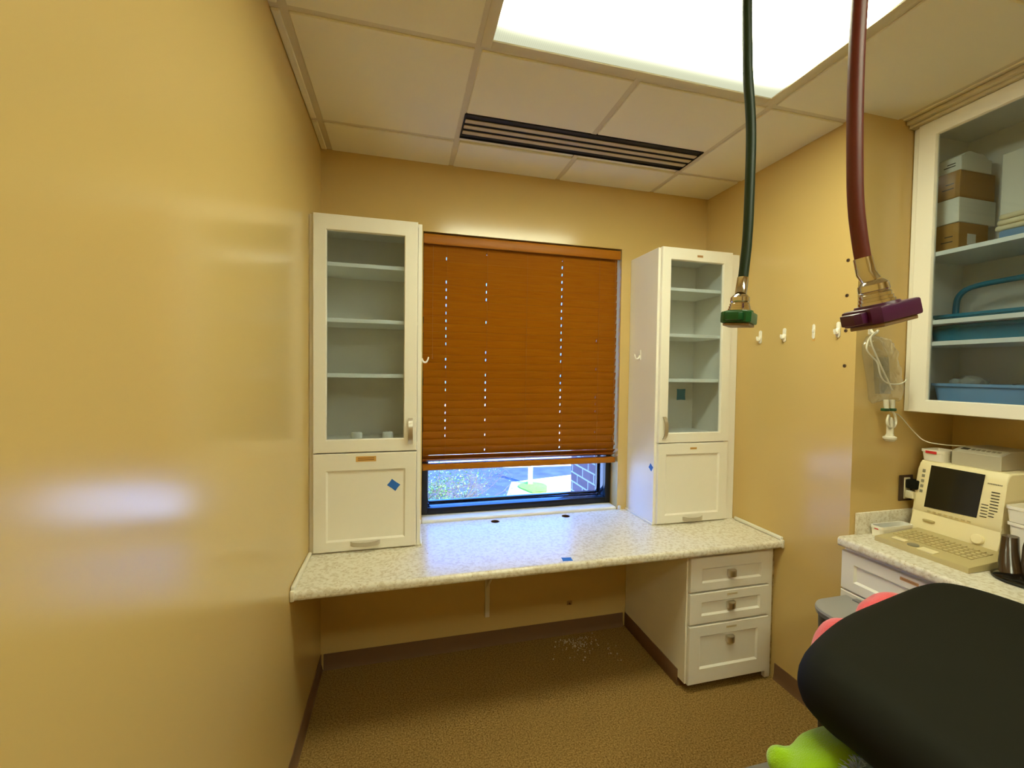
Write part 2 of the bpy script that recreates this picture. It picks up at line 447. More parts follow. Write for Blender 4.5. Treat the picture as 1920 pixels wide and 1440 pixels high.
vt = thing('ceiling_vent', 'long dark slotted air vent in the ceiling', 'vent', ((x1+x3)/2, (VY0+VY1)/2, H))
va, vb = x1+.008, x3-.012
mb = MB(); mb.box(va, vb, VY0, VY1, H+.007, H+.011); mb.build('backing', M_ventd, vt)
mb = MB()
for q in ((va, va+.004, VY0, VY1), (vb-.004, vb, VY0, VY1), (va, vb, VY0, VY0+.004), (va, vb, VY1-.004, VY1)): mb.box(q[0], q[1], q[2], q[3], H+.0005, H+.008)
mb.build('frame', M_ventd, vt)
dv = (VY1-VY0)
for fy in (.265, .50, .735):
    yc = VY0+dv*fy
    MB().box(va+.008, vb-.008, yc-.0125, yc+.0125, H+.0008, H+.005, .001).build('blade', M_ventl, vt)

# ------------------------------------------------------------------ desk
dk = thing('desk', 'long white speckled wall-mounted desk counter under the window', 'desk', (W/2, -.31, D-.038))
mb = MB()
R = .014; prof = []
for k in range(7):
    a = math.pi/2*k/6; prof.append((DY+R-R*math.sin(a), D-R+R*math.cos(a)))
for k in range(7):
    a = math.pi/2*k/6; prof.append((DY+R-R*math.cos(a), D-.038+R-R*math.sin(a)))
prof += [(-.002, D-.038), (-.002, D)]
mb.prism([(.001, y, z) for y, z in prof], (W-.002, 0, 0))
top = mb.build('desktop', M_lam, dk)
for hx in (.907, 1.326):   # two cable holes
    cm = MB().lathe([(.024, -.1), (.024, .1)], (hx, -.052, D), seg=32).build('cutter', M_ventd)
    md = top.modifiers.new('h', 'BOOLEAN'); md.object = cm; md.solver = 'EXACT'; md.operation = 'DIFFERENCE'
    bpy.context.view_layer.update()
    me = bpy.data.meshes.new_from_object(top.evaluated_get(bpy.context.evaluated_depsgraph_get()))
    top.modifiers.clear(); top.data = me
    me.set_sharp_from_angle(angle=.5)
    for pl in me.polygons:
        if pl.area > .02 or abs(pl.normal.z) > .999: pl.use_smooth = False
    bpy.data.objects.remove(cm)
    mb = MB(); n = 28
    mb.loft([[(hx+r*math.cos(2*math.pi*k/n), -.052+r*math.sin(2*math.pi*k/n), z) for k in range(n)] for r, z in ((.0238, D-.0002), (.0245, D+.0008), (.026, D+.0008), (.0265, D+.0001))], cap=False)
    mb.build('hole_rim', mat('hole_rim', (190, 168, 130), rough=.5), dk)
    mb = MB()
    mb.loft([[(hx+r*math.cos(2*math.pi*k/n), -.052+r*math.sin(2*math.pi*k/n), z) for k in range(n)] for r, z in ((.0238, D-.0005), (.0238, D-.037), (.0222, D-.037), (.0222, D-.0005), (.0238, D-.0005))], cap=False)
    mb.build('hole_sleeve', mat('raw_particleboard', (70, 48, 28), rough=.9, spec=.1), dk)
for xa, xb, n in ((.001, .016, 0), (W-.016, W-.001, 1)):
    MB().box(xa, xb, DY+.004, -.31, D, D+.02, .006, 3).build('side_trim', M_trimw, dk)
    MB().box(xa, xb, DY-.004, DY+.012, D-.036, D+.006, .004).build('end_cap', M_trimw, dk)
MB().box(1.731, 1.741, -.30, -.004, D, D+.011, .003).build('side_trim', M_trimw, dk)
MB().box(.489, .497, -.30, -.004, D, D+.011, .003).build('side_trim', M_trimw, dk)
MB().box(1.683, 1.70, -.016, -.002, D, D+.026, .006).build('corner_block', M_trimw, dk)
MB().box(.490, .505, -.016, -.002, D, D+.026, .006).build('corner_block', M_trimw, dk)
mb = MB(); mb.box(.864, .89, -.012, -.001, .17, D-.04, .002); mb.box(.864, .89, -.42, -.012, D-.05, D-.04, .002)
mb.prism([(.871, -.012, .34), (.871, -.012, D-.05), (.871, -.36, D-.05)], (.012, 0, 0))
mb.build('wall_bracket', M_trimw, dk)

# ------------------------------------------------------------------ tall cabinets
def Fy(y0): return lambda u, v, n: V((u, y0-n, v))
def Fx(x0_): return lambda u, v, n: V((x0_-n, u, v))
def strap(F, u, v, ln, vertical, name, parent, proj=.026, wd=.02):
    """bowed flat strap pull"""
    mb = MB(); N = 12; rings = []
    for k in range(N+1):
        t = -1+2*k/N
        n = proj*(1-abs(t)**2.6)*.85+.004 if abs(t) < 1 else 0
        s_ = t*ln/2
        q = []
        for (dw, dn) in ((-wd/2, 0), (wd/2, 0), (wd/2, .004), (-wd/2, .004)):
            q.append(F(u+dw, v+s_, n+dn-.004+.0002) if vertical else F(u+s_, v+dw, n+dn-.004+.0002))
        rings.append(q)
    mb.loft(rings)
    return mb.build(name, M_nickel, parent)
def sticker(F, u, v, w, h, parent, m, lines=2, name='label_sticker'):
    o = None
    mb = MB(); P = [F(u-w/2, v-h/2, 0), F(u+w/2, v-h/2, 0), F(u+w/2, v+h/2, 0), F(u-w/2, v+h/2, 0)]
    nrm = F(0, 0, 1)-F(0, 0, 0)
    mb.prism([p+nrm*.0001 for p in P], nrm*.0008)
    mb.mi = 1
    for k in range(lines):
        vv = v+h*(.5-(k+1)/(lines+1))
        mb.prism([F(u-w*.4, vv-h*.07, .0009), F(u+w*.4, vv-h*.07, .0009), F(u+w*.4, vv+h*.07, .0009), F(u-w*.4, vv+h*.07, .0009)], nrm*.0002)
    return mb.build(name, [m, M_tagink if m is M_tag else M_ink], parent)

CF = -.309; BT = .018
def tall_cabinet(label, bx0, bx1, dx0, dx1, ztop, gl, fl, zsplit, shelves, filler):
    t = thing('tall_cabinet', label, 'cabinet', ((bx0+bx1)/2, -.15, D), 'tall white glass-door cabinets on the desk')
    fb = CF+.02
    mb = MB()
    z0, z1 = D, ztop-.002
    mb.box(bx0, bx0+BT, fb, -.002, z0, z1, .001, 1); mb.box(bx1-BT, bx1, fb, -.002, z0, z1, .001, 1)
    mb.box(bx0+BT, bx1-BT, fb, -.002, z1-BT, z1); mb.box(bx0+BT, bx1-BT, fb, -.002, z0, z0+BT)
    mb.box(bx0+BT, bx1-BT, fb, -.002, zsplit+.022, zsplit+.022+BT); mb.box(bx0+BT, bx1-BT, -.012, -.002, z0+BT, z1-BT)
    mb.build('body', M_whitein if False else M_white, t)
    if filler:
        MB().box(filler[0], filler[1], fb+.004, fb+.022, z0, z1, .001, 1).build('filler_strip', M_white, t)
    for z in shelves: MB().box(bx0+BT, bx1-BT, fb+.008, -.012, z-.009, z+.009, .001, 1).build('shelf', M_shelf, t)
    F = Fy(fb-.0005)
    mb = MB(); gx0, gx1, gz0, gz1 = gl
    mb.shaker(F, dx0, dx1, zsplit+.003, ztop, .0195, (gx0-dx0-.004, dx1-gx1-.004, gz0-zsplit-.007, ztop-gz1-.004), dep=.007, ch=.004, hole=True)
    gd = mb.build('glass_door', M_white, t)
    MB().box(gx0-.004, gx1+.004, fb-.009, fb-.005, gz0-.004, gz1+.004).build('glass_pane', M_cabglass, gd)
    mb = MB(); fx0, fx1, fz0, fz1 = fl
    mb.shaker(F, dx0, dx1, D+.008, zsplit-.002, .0195, (fx0-dx0-.003, dx1-fx1-.003, fz0-D-.011, zsplit-fz1-.005), dep=.008, ch=.008)
    fd = mb.build('lower_door', M_white, t)
    return t, gd, fd, Fy(CF-.0005)
tL, gdL, fdL, FL = tall_cabinet('tall white glass-door cabinet left of the window against the left wall', .012, .489, .0185, .469, 2.2505,
    (.075, .408, 1.249, 2.180), (.076, .415, .786, 1.105), 1.1865, (2.038, 1.787, 1.537), None)
MB().box(.001, .012, -.289, -.271, D, 2.248).build('filler_strip', M_white, tL)
strap(FL, .440, 1.281, .122, True, 'handle', gdL); strap(FL, .242, .771, .13, False, 'handle', fdL)
sticker(FL, .244, 1.158, .088, .024, fdL, M_amber)['label'] = 'two-line amber label sticker'
tR, gdR, fdR, FR = tall_cabinet('tall white glass-door cabinet right of the window by the hooked wall', 1.7415, 2.2055, 1.756, 2.2045, 2.2505,
    (1.812, 2.145, 1.241, 2.183), (1.806, 2.146, .787, 1.120), 1.183, (2.032, 1.778, 1.528), (2.206, W-.002))
strap(FR, 1.787, 1.269, .124, True, 'handle', gdR); strap(FR, 1.981, .760, .128, False, 'handle', fdR)
sticker(FR, 1.976, 1.152, .042, .011, fdR, M_amber, 1)['label'] = 'small amber label sticker'
sticker(FR, 1.988, 2.213, .036, .012, gdR, M_orange, 1)['label'] = 'small faded orange label sticker'
for z in (2.10, 1.62, 1.30):
    MB().box(2.176, 2.187, -.288, -.262, z-.022, z+.022, .002).build('hinge', M_nickel, tR)

for x, lab in ((.197, 'white roll standing inside left cabinet, nearer the left wall'), (.336, 'white roll standing inside left cabinet, nearer the door handle')):
    tag(MB().lathe([(.008, .0005), (.024, .0005), (.0255, .004), (.0255, .038), (.023, .044), (.012, .046), (.008, .046), (.008, .001)], (x, -.245, 1.2265), seg=24).build('paper_roll', M_paper, org=(x, -.245, 1.2265)), lab, 'roll', 'white rolls in the left cabinet')

# side hooks of cabinets
def jhook(name, F, u, v, label, group):
    t = thing(name, label, 'hook', F(u, v, 0), group)
    mb = MB(); mb.prism([F(u-.008, v-.028, .0002), F(u+.008, v-.028, .0002), F(u+.008, v+.028, .0002), F(u-.008, v+.028, .0002)], F(0, 0, .004)-F(0, 0, 0), bev=.001)
    mb.build('back_plate', M_hook, t)
    MB().tube([F(u, v-.004, .004), F(u, v-.02, .012), F(u, v-.024, .024), F(u, v-.014, .034), F(u, v+.004, .038)], [.0055, .005, .0045, .004, .003], 8, smooth=1).build('prong', M_hook, t)
    return t
FxL = lambda u, v, n: V((1.7415-n, u, v))
jhook('adhesive_hook', FxL, -.127, 1.672, 'white plastic hook on the side of the right cabinet', 'white adhesive hooks')
FxR = lambda u, v, n: V((.489+n, u, v))
jhook('adhesive_hook', FxR, -.2, 1.628, 'white plastic hook on the side of the left cabinet by the blind', 'white adhesive hooks')

# wall hooks on the right wall
def wall_hook(y, z, label, prong=True):
    F = lambda u, v, n: V((W-n, u, v))
    t = thing('wall_hook', label, 'hook', (W, y, z), 'row of white hooks on the right wall')
    mb = MB()
    out = [(y+.011*math.cos(a)*(1 if True else 1), z+(.024 if math.sin(a) > 0 else -.024)+.011*math.sin(a)) for a in [2*math.pi*k/16 for k in range(16)]]
    out = [(y+(a-y)*(.85 if prong else .7), b) for a, b in out]
    mb.prism([F(a, b, .0002) for a, b in out], V((-.006 if prong else -.003, 0, 0)), bev=.0015)
    mb.build('back_plate', M_hook, t)
    if prong:
        MB().tube([F(y, z+.002, .004), F(y, z-.012, .011), F(y, z-.018, .018), F(y, z-.008, .024), F(y, z+.002, .026)], [.009, .0085, .0075, .006, .004], 8, smooth=1).build('prong', M_hook, t)
    else:
        MB().box(W-.006, W-.003, y-.006, y+.006, z-.004, z+.012, .001).build('mount_clip', M_hook, t)
        MB().box(W-.0012, W-.0002, y-.007, y+.007, z-.044, z-.03).build('adhesive_strip', M_amber, t)
wall_hook(-.45, 1.769, 'white wall hook nearest the right cabinet')
wall_hook(-.60, 1.768, 'second white wall hook from the right cabinet')
wall_hook(-.757, 1.772, 'white hook mount missing its prong on the right wall', False)
wall_hook(-.876, 1.770, 'white wall hook beside the brown wall anchors')
for z, lab in ((2.067, 'topmost brown screw anchor on the right wall edge'), (1.915, 'second brown screw anchor from the top on the wall edge'), (1.763, 'brown screw anchor level with the white hooks'), (1.61, 'lowest brown screw anchor on the right wall edge')):
    t = thing('screw_anchor', lab, 'screw anchor', (W, -.907, z), 'brown screw anchors on the right wall')
    MB().lathe([(.0075, -.0015), (.0075, .002), (.006, .003)], (W, -.907, z), (-1, 0, 0), 16).build('anchor_rim', M_screw, t)
    MB().lathe([(.003, .003), (.003, .0038)], (W, -.907, z), (-1, 0, 0), 10).build('screw_hole', M_dark, t)

# blue tape scraps
def tape(F, c, w, h, rot, label, m=M_blue):
    pts = []
    for i, (a, b) in enumerate(((-1, -1), (0, -.94), (1, -1), (.93, 0), (1, 1), (-.1, .95), (-1, 1), (-.95, .1))):
        a, b = a*w/2, b*h/2
        pts.append(F(c[0]+a*math.cos(rot)-b*math.sin(rot), c[1]+a*math.sin(rot)+b*math.cos(rot), -.00005))
    n = F(0, 0, .0006)-F(0, 0, 0)
    tag(MB().prism(pts, n).build('tape_scrap', m, org=pts[0]), label, 'tape', 'blue painter tape scraps')
tape(Fy(CF+.0072), (.366, 1.030), .048, .036, -.65, 'blue tape scrap stuck on lower door of left cabinet')
tape(FxL, (-.262, 1.045), .034, .032, .6, 'blue tape scrap on the side of the right cabinet')
tape(lambda u, v, n: V((u, v, D+n)), (1.119, -.592), .046, .036, -.12, 'blue tape scrap on the desk front edge')
tape(Fy(-.0125), (2.103, 1.436), .062, .07, 0, 'blue tape square inside the right cabinet behind the glass', mat('teal_tape', (62, 146, 176), rough=.6))

# ------------------------------------------------------------------ drawer pedestal
du = thing('drawer_unit', 'white three-drawer pedestal under the right end of the desk', 'drawer unit', (2.0, -.3, 0))
PF = -.60; pb = PF+.021
mb = MB()
mb.box(1.7495, 1.7675, pb, -.003, .045, D-.0385, .001, 1); mb.box(2.206, 2.224, pb, -.003, .045, D-.0385, .001, 1)
mb.box(1.7675, 2.206, pb+.002, -.003, .045, .063); mb.box(1.7675, 2.206, -.02, -.003, .063, D-.04)
mb.box(1.7675, 2.206, pb+.002, pb+.07, D-.058, D-.0385); mb.box(1.7675, 2.206, pb+.006, pb+.012, .063, D-.058)
mb.build('body', M_white, du)
MB().box(1.7495, 2.224, pb+.05, -.003, .0, .045).build('toe_kick', M_base, du)
mb = MB(); mb.box(1.7445, 1.7492, pb+.05, -.006, .001, .086, .001); mb.build('side_base', M_base, du)
MB().box(2.2245, 2.257, pb-.004, pb+.016, .001, D-.0385, .001, 1).build('filler_strip', M_white, du)
mb = MB(); zz = [0.002, .06, .17, .21, .33, .36, .47, .5, .61, D-.04]
for a, b in zip(zz[:-1], zz[1:]):
    xx = random.uniform(.0, .004); mb.box(2.2575+xx, 2.2705-random.uniform(0, .003), pb-.003+random.uniform(0, .004), pb+.01, a+.003, b-.002, .0015, 1)
mb.build('caulk_strip', M_caulk, du)
F = Fy(pb-.0005)
def knob(F, u, v, parent):
    mb = MB(); n = 10; pr = .028; w = .022
    out = [(-w, .0)]+[(w*math.sin(-math.pi/2*.9+math.pi*.9*k/n), .008+(pr-.008)*math.cos(-math.pi/2*.9+math.pi*.9*k/n)) for k in range(n+1)]+[(w, .0)]
    mb.prism([F(u+a, v-.016, q+.0002) for a, q in out], F(0, .032, 0)-F(0, 0, 0), bev=.003)
    return mb.build('knob', M_nickel, parent)
for z0, z1, inner, kz, lab in ((.506, .674, (1.822, 2.172, .546, .618), .584, None), (.345, .4965, (1.822, 2.168, .384, .452), .424, .478), (.048, .3355, (1.818, 2.160, .120, .284), .252, .313)):
    mb = MB(); mb.shaker(F, 1.7565, 2.224, z0, z1, .0195, (inner[0]-1.7565, 2.224-inner[1], inner[2]-z0, z1-inner[3]), dep=.008, ch=.008)
    d = mb.build('drawer_front', M_white, du)
    knob(lambda u, v, n: V((u, PF+.008-n, v)), 1.993, kz, d)
    if lab: sticker(Fy(PF-.0005), 1.998, lab, .06, .01, d, M_tag, 1)

# small things under the desk
t = thing('wall_fitting', 'small tan fitting low on the wall under the desk', 'fitting', (1.378, 0, .187))
MB().box(1.362, 1.394, -.006, -.001, .176, .2, .002).build('plate', mat('tan_fit', (150, 116, 66), rough=.5), t)
MB().lathe([(.005, 0), (.004, .008)], (1.378, -.006, .186), (0, -1, 0), 12).build('stub', M_screw, t)
mb = MB(); random.seed(3)
for i in range(150):
    a = random.gauss(0, 1); b = random.gauss(0, 1)
    x = 1.40+a*.06; y = -.05-abs(b)*.06
    if i < 25: x, y = random.uniform(1.2, 1.6), random.uniform(-.3, -.03)
    r = random.choice((.0016, .002, .0028, .004, .007 if i > 130 else .002))
    if y > -.016: y = -.02
    M = Matrix.Translation((x, y, r*.5+.0005)) @ Matrix.Rotation(random.random()*3, 4, V((random.random(), random.random(), .3)).normalized())
    mb.box(-r, r, -r*.8, r*.8, -r*.5, r*.5, M=M)
o = tag(mb.build('plaster_debris', M_plaster), 'white plaster crumbs on the carpet under the desk', 'debris'); o['kind'] = 'stuff'

# ------------------------------------------------------------------ gas hoses
def gas_hose(label, path, r, hose_m, knob_m, end, axis, ldir, top):
    t = thing('gas_hose', label, 'hose', top, 'gas hoses hanging from the ceiling')
    ax = V(axis).normalized(); L = V(ldir); L = (L-ax*L.dot(ax)).normalized(); Wd = ax.cross(L).normalized(); E_ = V(end)
    MB().tube(path, r, 16, smooth=2).build('hose', hose_m, t)
    MB().lathe([(.03, 0), (.03, .006), (.014, .012), (.012, .03)], (top[0], top[1], H), (0, 0, -1), 24).build('ceiling_flange', M_chrome, t)
    def P(a, b, c): return E_+L*a+Wd*b+ax*c
    # coloured block with a tab
    mb = MB()
    hl, hw_ = .034, .023
    out = [(-hl, -hw_+.006), (-hl+.008, -hw_), (hl-.006, -hw_), (hl, -hw_+.006), (hl, hw_-.006), (hl-.006, hw_), (-hl+.008, hw_), (-hl, hw_-.006)]
    mb.prism([P(a, b, 0) for a, b in out], ax*.019, bev=.0025)
    mb.prism([P(a, b, .003) for a, b in ((-hl+.002, -.013), (-hl-.008, -.013), (-hl-.013, -.008), (-hl-.013, .008), (-hl-.008, .013), (-hl+.002, .013))], ax*.013, bev=.0015)
    mb.lathe([(.022, .0185), (.021, .0215), (.016, .022)], E_-L*.003, ax, 24)
    mb.build('connector_block', knob_m, t)
    mb = MB(); mb.prism([P(a*.86, b*.86, -.0045) for a, b in out], ax*.0045, bev=.001); mb.build('connector_face', M_plate, t)
    MB().lathe([(.0175, .0215), (.0175, .025), (.016, .0255), (.0165, .029), (.015, .0295), (.0155, .033), (.0135, .035), (.0150, .037), (.0145, .044), (.011, .048), (.0095, .049)], E_-L*.003, ax, 24).build('collar', M_chrome, t)
    e2 = V(path[-1])
    a2 = (V(path[-2])-e2).normalized()
    MB().tube([E_-L*.003+ax*.048, e2+a2*.002, e2+a2*.02], [r*1.12, r*1.15, r*1.12], 18).build('ferrule', M_chrome, t)
    return t
camR = V((.969, -.2485, 0)).normalized()
gp = [(.970, -1.725, 2.66), (.967, -1.73, 2.40), (.966, -1.732, 2.203), (.967, -1.734, 2.148), (.9685, -1.737, 2.066), (.973, -1.739, 2.021), (.975, -1.741, 1.967), (.973, -1.743, 1.894), (.970, -1.745, 1.803), (.965, -1.745, 1.749), (.960, -1.745, 1.710)]
gas_hose('green rubber gas hose with green connector in front of right cabinet', gp, .0079, M_greenhose, M_greenknob, (.9555, -1.7455, 1.651), (.02, -.05, 1), camR*.62+V((.2485, .969, 0))*.78, (.970, -1.725, H))
pp = [(.93, -1.955, 2.66), (.922, -1.96, 2.35), (.917, -1.963, 2.06), (.914, -1.963, 1.972), (.912, -1.964, 1.941), (.911, -1.965, 1.879), (.911, -1.967, 1.817), (.9115, -1.969, 1.767), (.916, -1.971, 1.73), (.9215, -1.973, 1.698), (.925, -1.974, 1.683)]
pax = V((-.24, .06, 1))
gas_hose('maroon rubber gas hose with purple connector, nearest the camera', pp, .0081, M_redhose, M_purple, (.943, -1.981, 1.629), pax, camR*.985+V((.2485, .969, 0))*.17, (.93, -1.955, H))

# ------------------------------------------------------------------ right niche: base cabinet, counter, wall cabinet
CT = .882; CFX = 2.225; CY1 = -2.35
bc = thing('base_cabinet', 'white base cabinet with recessed-panel drawers under right counter', 'cabinet', (2.55, -1.6, 0))
MB().box(CFX+.021, NX-.003, CY1, NY-.003, .09, CT-.0405).build('body', M_white, bc)
MB().box(CFX+.08, NX-.003, CY1, NY-.003, 0, .09).build('toe_kick', M_base, bc)
F = Fx(CFX+.0205)
for ya, yb in ((-1.535, -.957), (-2.12, -1.54)):
    for k, (z0, z1) in enumerate(((.664, .824), (.10, .657))):
        mb = MB(); mb.shaker(F, ya, yb, z0, z1, .0195, (.052, .052, .04, .045), dep=.008, ch=.008)
        d = mb.build('drawer_front' if k == 0 else 'door', M_white, bc)
        if k == 0 and ya < -1.5 and yb > -1: sticker(Fx(CFX+.0005), -1.21, .807, .06, .012, d, M_orange, 1)
        strap(Fx(CFX+.001), (ya+yb)/2, .74 if k == 0 else .6, .12, False, 'handle', d)
ct = thing('counter', 'white speckled counter with backsplash in the right niche', 'counter', (2.54, -1.6, CT-.04))
mb = MB(); R = .014; NXF = 2.205; prof = []
for k in range(7):
    a = math.pi/2*k/6; prof.append((NXF+R-R*math.sin(a), CT-R+R*math.cos(a)))
for k in range(7):
    a = math.pi/2*k/6; prof.append((NXF+R-R*math.cos(a), CT-.04+R-R*math.sin(a)))
prof += [(NX-.002, CT-.04), (NX-.002, CT)]
mb.prism([(x, CY1-.01, z) for x, z in prof], (0, NY-.002-CY1+.01, 0)); mb.build('counter_top', M_lam, ct)
mb = MB(); mb.box(2.297, NX-.002, NY-.012, NY-.002, CT, CT+.095, .003); mb.box(NX-.02, NX-.002, CY1, NY-.013, CT, CT+.095, .003)
mb.build('backsplash', M_lam, ct)

uc = thing('wall_cabinet', 'white glass-front wall cabinet full of supplies in the right niche', 'cabinet', (2.7, -1.5, 1.415))
UX, UF = 2.556, 2.536; UZ0, UZ1 = 1.415, 2.636; UY0, UY1 = NY-.003, -2.0
mb = MB()
mb.box(UX, NX-.003, UY0-.018, UY0, UZ0, UZ1, .001, 1); mb.box(UX, NX-.003, UY1, UY1+.018, UZ0, UZ1)
mb.box(UX, NX-.003, UY1, UY0-.018, UZ1-.018, UZ1); mb.box(UX, NX-.003, UY1, UY0-.018, UZ0, UZ0+.018)
mb.box(NX-.012, NX-.003, UY1, UY0-.018, UZ0+.018, UZ1-.018); mb.box(UX, UX+.018, UY0-.055, UY0-.018, UZ0+.018, UZ1-.018)
mb.build('body', M_white, uc)
mb = MB(); mb.box(UF-.014, UX+.012, UY1, UY0, UZ1, UZ1+.013, .002); mb.box(UF-.03, UX+.012, UY1, UY0, UZ1+.0135, H-.003, .002); mb.build('top_trim', M_grid, uc)
SH = (2.079, 1.795, 1.706)
for z in SH: MB().box(UX+.002, NX-.013, UY1+.02, UY0-.02, z-.009, z+.009, .001, 1).build('shelf', M_whitein, uc)
for ya, yb in ((-1.46, -.983), (-1.94, -1.463)):
    mb = MB(); mb.shaker(Fx(UX-.0005), ya, yb, UZ0+.001, UZ1-.002, .0195, (.062, .062, .05, .06), dep=.007, ch=.004, hole=True)
    d = mb.build('glass_door', M_white, uc)
    MB().box(UX-.01, UX-.006, ya+.06, yb-.06, UZ0+.05, UZ1-.06).build('glass_pane', M_cabglass, d)

def carton(name, x_0, x_1, y_0, y_1, z0, z1, m, label, labelpatch=None, marks=True):
    t = thing(name, label, 'box', ((x_0+x_1)/2, (y_0+y_1)/2, z0), 'boxes stacked in the wall cabinet')
    MB().box(x_0, x_1, y_0, y_1, z0, z1, .002, 1).build('carton', m, t)
    mb = MB()
    if marks:
        for k in range(2):
            zz = z0+(z1-z0)*(.35+.18*k); mb.box(x_0-.0006, x_0-.0001, y_0+.02, y_0+.06-.012*k, zz, zz+.004)
        mb.build('printed_marks', M_slot, t)
    if labelpatch: MB().box(x_0+.05, x_0+.1, y_0-.0008, y_0-.0001, z0+.03, z0+.075).build('paper_label', M_boxw, t)
    return t
zt = SH[0]+.009
carton('supply_box', 2.620, 2.795, -1.087, -.975, zt+.0005, zt+.120, M_card, 'brown cardboard box at the bottom of the cabinet stack', True)
carton('supply_box', 2.615, 2.835, -1.087, -.975, zt+.121, zt+.222, M_boxw, 'white box second from the bottom of the cabinet stack', False, False)
carton('supply_box', 2.615, 2.825, -1.087, -.975, zt+.223, zt+.333, M_card, 'brown cardboard box near the top of the cabinet stack')
carton('supply_box', 2.62, 2.80, -1.087, -.978, zt+.334, zt+.392, M_boxw, 'white box on top of the cabinet stack')
mb = MB(); rr = []
for i in range(9):
    a = i/8; rr.append((2.64+.15*a, .022*math.sin(math.pi*a)*(1+.4*math.sin(9*a))+.006))
mb.prism([(x, -1.08, zt+.3925) for x in (2.64, 2.79)]+[(x, -1.08, zt+.3925+h) for x, h in reversed(rr)], (0, .09, 0), bev=.002)
tag(mb.build('crumpled_bag', M_boxw), 'crumpled white paper bag on top of the box stack', 'bag')
carton('tall_carton', 2.72, 2.85, -1.45, -1.160, zt+.12, zt+.37, M_boxw, 'tall white carton right of the box stack', False, False)['group'] = 'cartons right of the box stack'
t = thing('folded_cloth', 'cream folded cloths under the tall white carton', 'cloth', (2.75, -1.32, zt+.05))
for k in range(3): MB().box(2.66+.004*k, 2.85, -1.46, -1.175-.003*k, zt+.052+.0225*k, zt+.073+.0225*k, .009, 3).build('fold', mat('cream_cloth', (224, 210, 170), rough=.9), t)
tag(MB().box(2.655, 2.85, -1.46, -1.19, zt+.0005, zt+.051, .008).build('blue_pack', M_bluething), 'blue wrapped pack under the cream cloths', 'pack')

def tray(name, label, cat, x_0, x_1, y_0, y_1, z0, z1, m, taper=.012, wall=.003, rim=.005, group=None):
    t = thing(name, label, cat, ((x_0+x_1)/2, (y_0+y_1)/2, z0), group)
    def rc(d, z, rad=.012):
        pts = []
        for cx, cy, a0 in ((x_1-d-rad, y_1-d-rad, 0), (x_0+d+rad, y_1-d-rad, 90), (x_0+d+rad, y_0+d+rad, 180), (x_1-d-rad, y_0+d+rad, 270)):
            for k in range(5):
                a = math.radians(a0+22.5*k); pts.append((cx+rad*math.cos(a), cy+rad*math.sin(a), z))
        return pts
    mb = MB()
    mb.loft([rc(taper, z0), rc(taper*.4, z1-.012), rc(rim*.0, z1-.011), rc(0, z1), rc(rim+.001, z1), rc(taper*.4+wall, z1-.013), rc(taper+wall, z0+wall)], cap=True)
    mb.build('tub', m, t)
    return t
t = tray('teal_tray', 'teal plastic tray between the two middle shelves', 'tray', 2.60, 2.85, -1.62, -1.005, SH[2]+.0095, SH[1]-.013, M_teal)
t = tray('handled_caddy', 'shallow teal caddy with arched handle on the middle shelf', 'caddy', 2.62, 2.84, -1.56, -1.00, SH[1]+.0095, SH[1]+.035, M_teal)
mb = MB(); hx = 2.73
mb.tube([(hx, -1.025, SH[1]+.016), (hx, -1.025, 1.87), (hx, -1.03, 1.915), (hx, -1.06, 1.945), (hx, -1.12, 1.955), (hx, -1.28, 1.96), (hx, -1.44, 1.955), (hx, -1.5, 1.945), (hx, -1.53, 1.915), (hx, -1.535, 1.87), (hx, -1.535, SH[1]+.016)], .011, 10, smooth=2)
mb.build('arched_handle', M_teal, t)
tb = tray('storage_tub', 'blue-grey plastic tub on the bottom of the wall cabinet', 'tub', 2.60, 2.85, -1.62, -1.02, UZ0+.0185, 1.54, M_tub, .02)
def crumple(name, cx, cy, cz, sx, sy, sz, m, label, cat, seed, n=14):
    random.seed(seed); mb = MB(); b = mb.b
    bmesh.ops.create_icosphere(b, subdivisions=3, radius=1)
    from mathutils import noise
    for v in b.verts:
        d = noise.noise(v.co*2.2+V((seed, 0, 0)))*.5+noise.noise(v.co*5+V((0, seed, 0)))*.25
        co = v.co*(1+d); v.co = V((cx+co.x*sx, cy+co.y*sy, max(cz-sz*.5, cz+co.z*sz)))
    return tag(mb.build(name, m, sharp=3), label, cat)
crumple('plastic_bag', 2.70, -1.10, 1.525, .06, .06, .045, M_crinkle, 'crumpled clear plastic bag in the blue-grey tub, nearer the window', 'bag', 4)
crumple('plastic_bag', 2.71, -1.36, 1.525, .06, .1, .045, M_crinkle, 'crumpled clear plastic bag in the blue-grey tub, farther from the window', 'bag', 9)

# ------------------------------------------------------------------ machine on the counter
mc = thing('patient_monitor', 'beige desktop medical monitor with dark screen and fold-down keyboard', 'monitor', (2.68, -1.12, CT))
MY0, MY1 = -1.277, -.99
side = [(2.585, CT+.001), (2.578, .888), (2.581, .91), (2.594, .955), (2.602, .985), (2.596, 1.0), (2.604, 1.05), (2.622, 1.165), (2.629, 1.19), (2.642, 1.203), (2.846, 1.203), (2.846, CT+.001)]
mb = MB(); mb.prism([(x, MY0, z) for x, z in side], (0, MY1-MY0, 0), bev=.006, seg=3); mb.build('case', M_beige, mc)
# slanted screen plane
def SP(u, z, n=0):   # u = y ; on the face between z=1.0 and 1.165
    x = 2.596+(z-1.0)*(2.622-2.596)/.165
    return V((x-.0008-n, u, z+.02*0))
mb = MB(); mb.prism([SP(y, z, 0) for y, z in ((-1.032, 1.010), (-1.205, 1.018), (-1.212, 1.188), (-1.036, 1.188))], V((-.0012, 0, 0)), bev=.0004, seg=1)
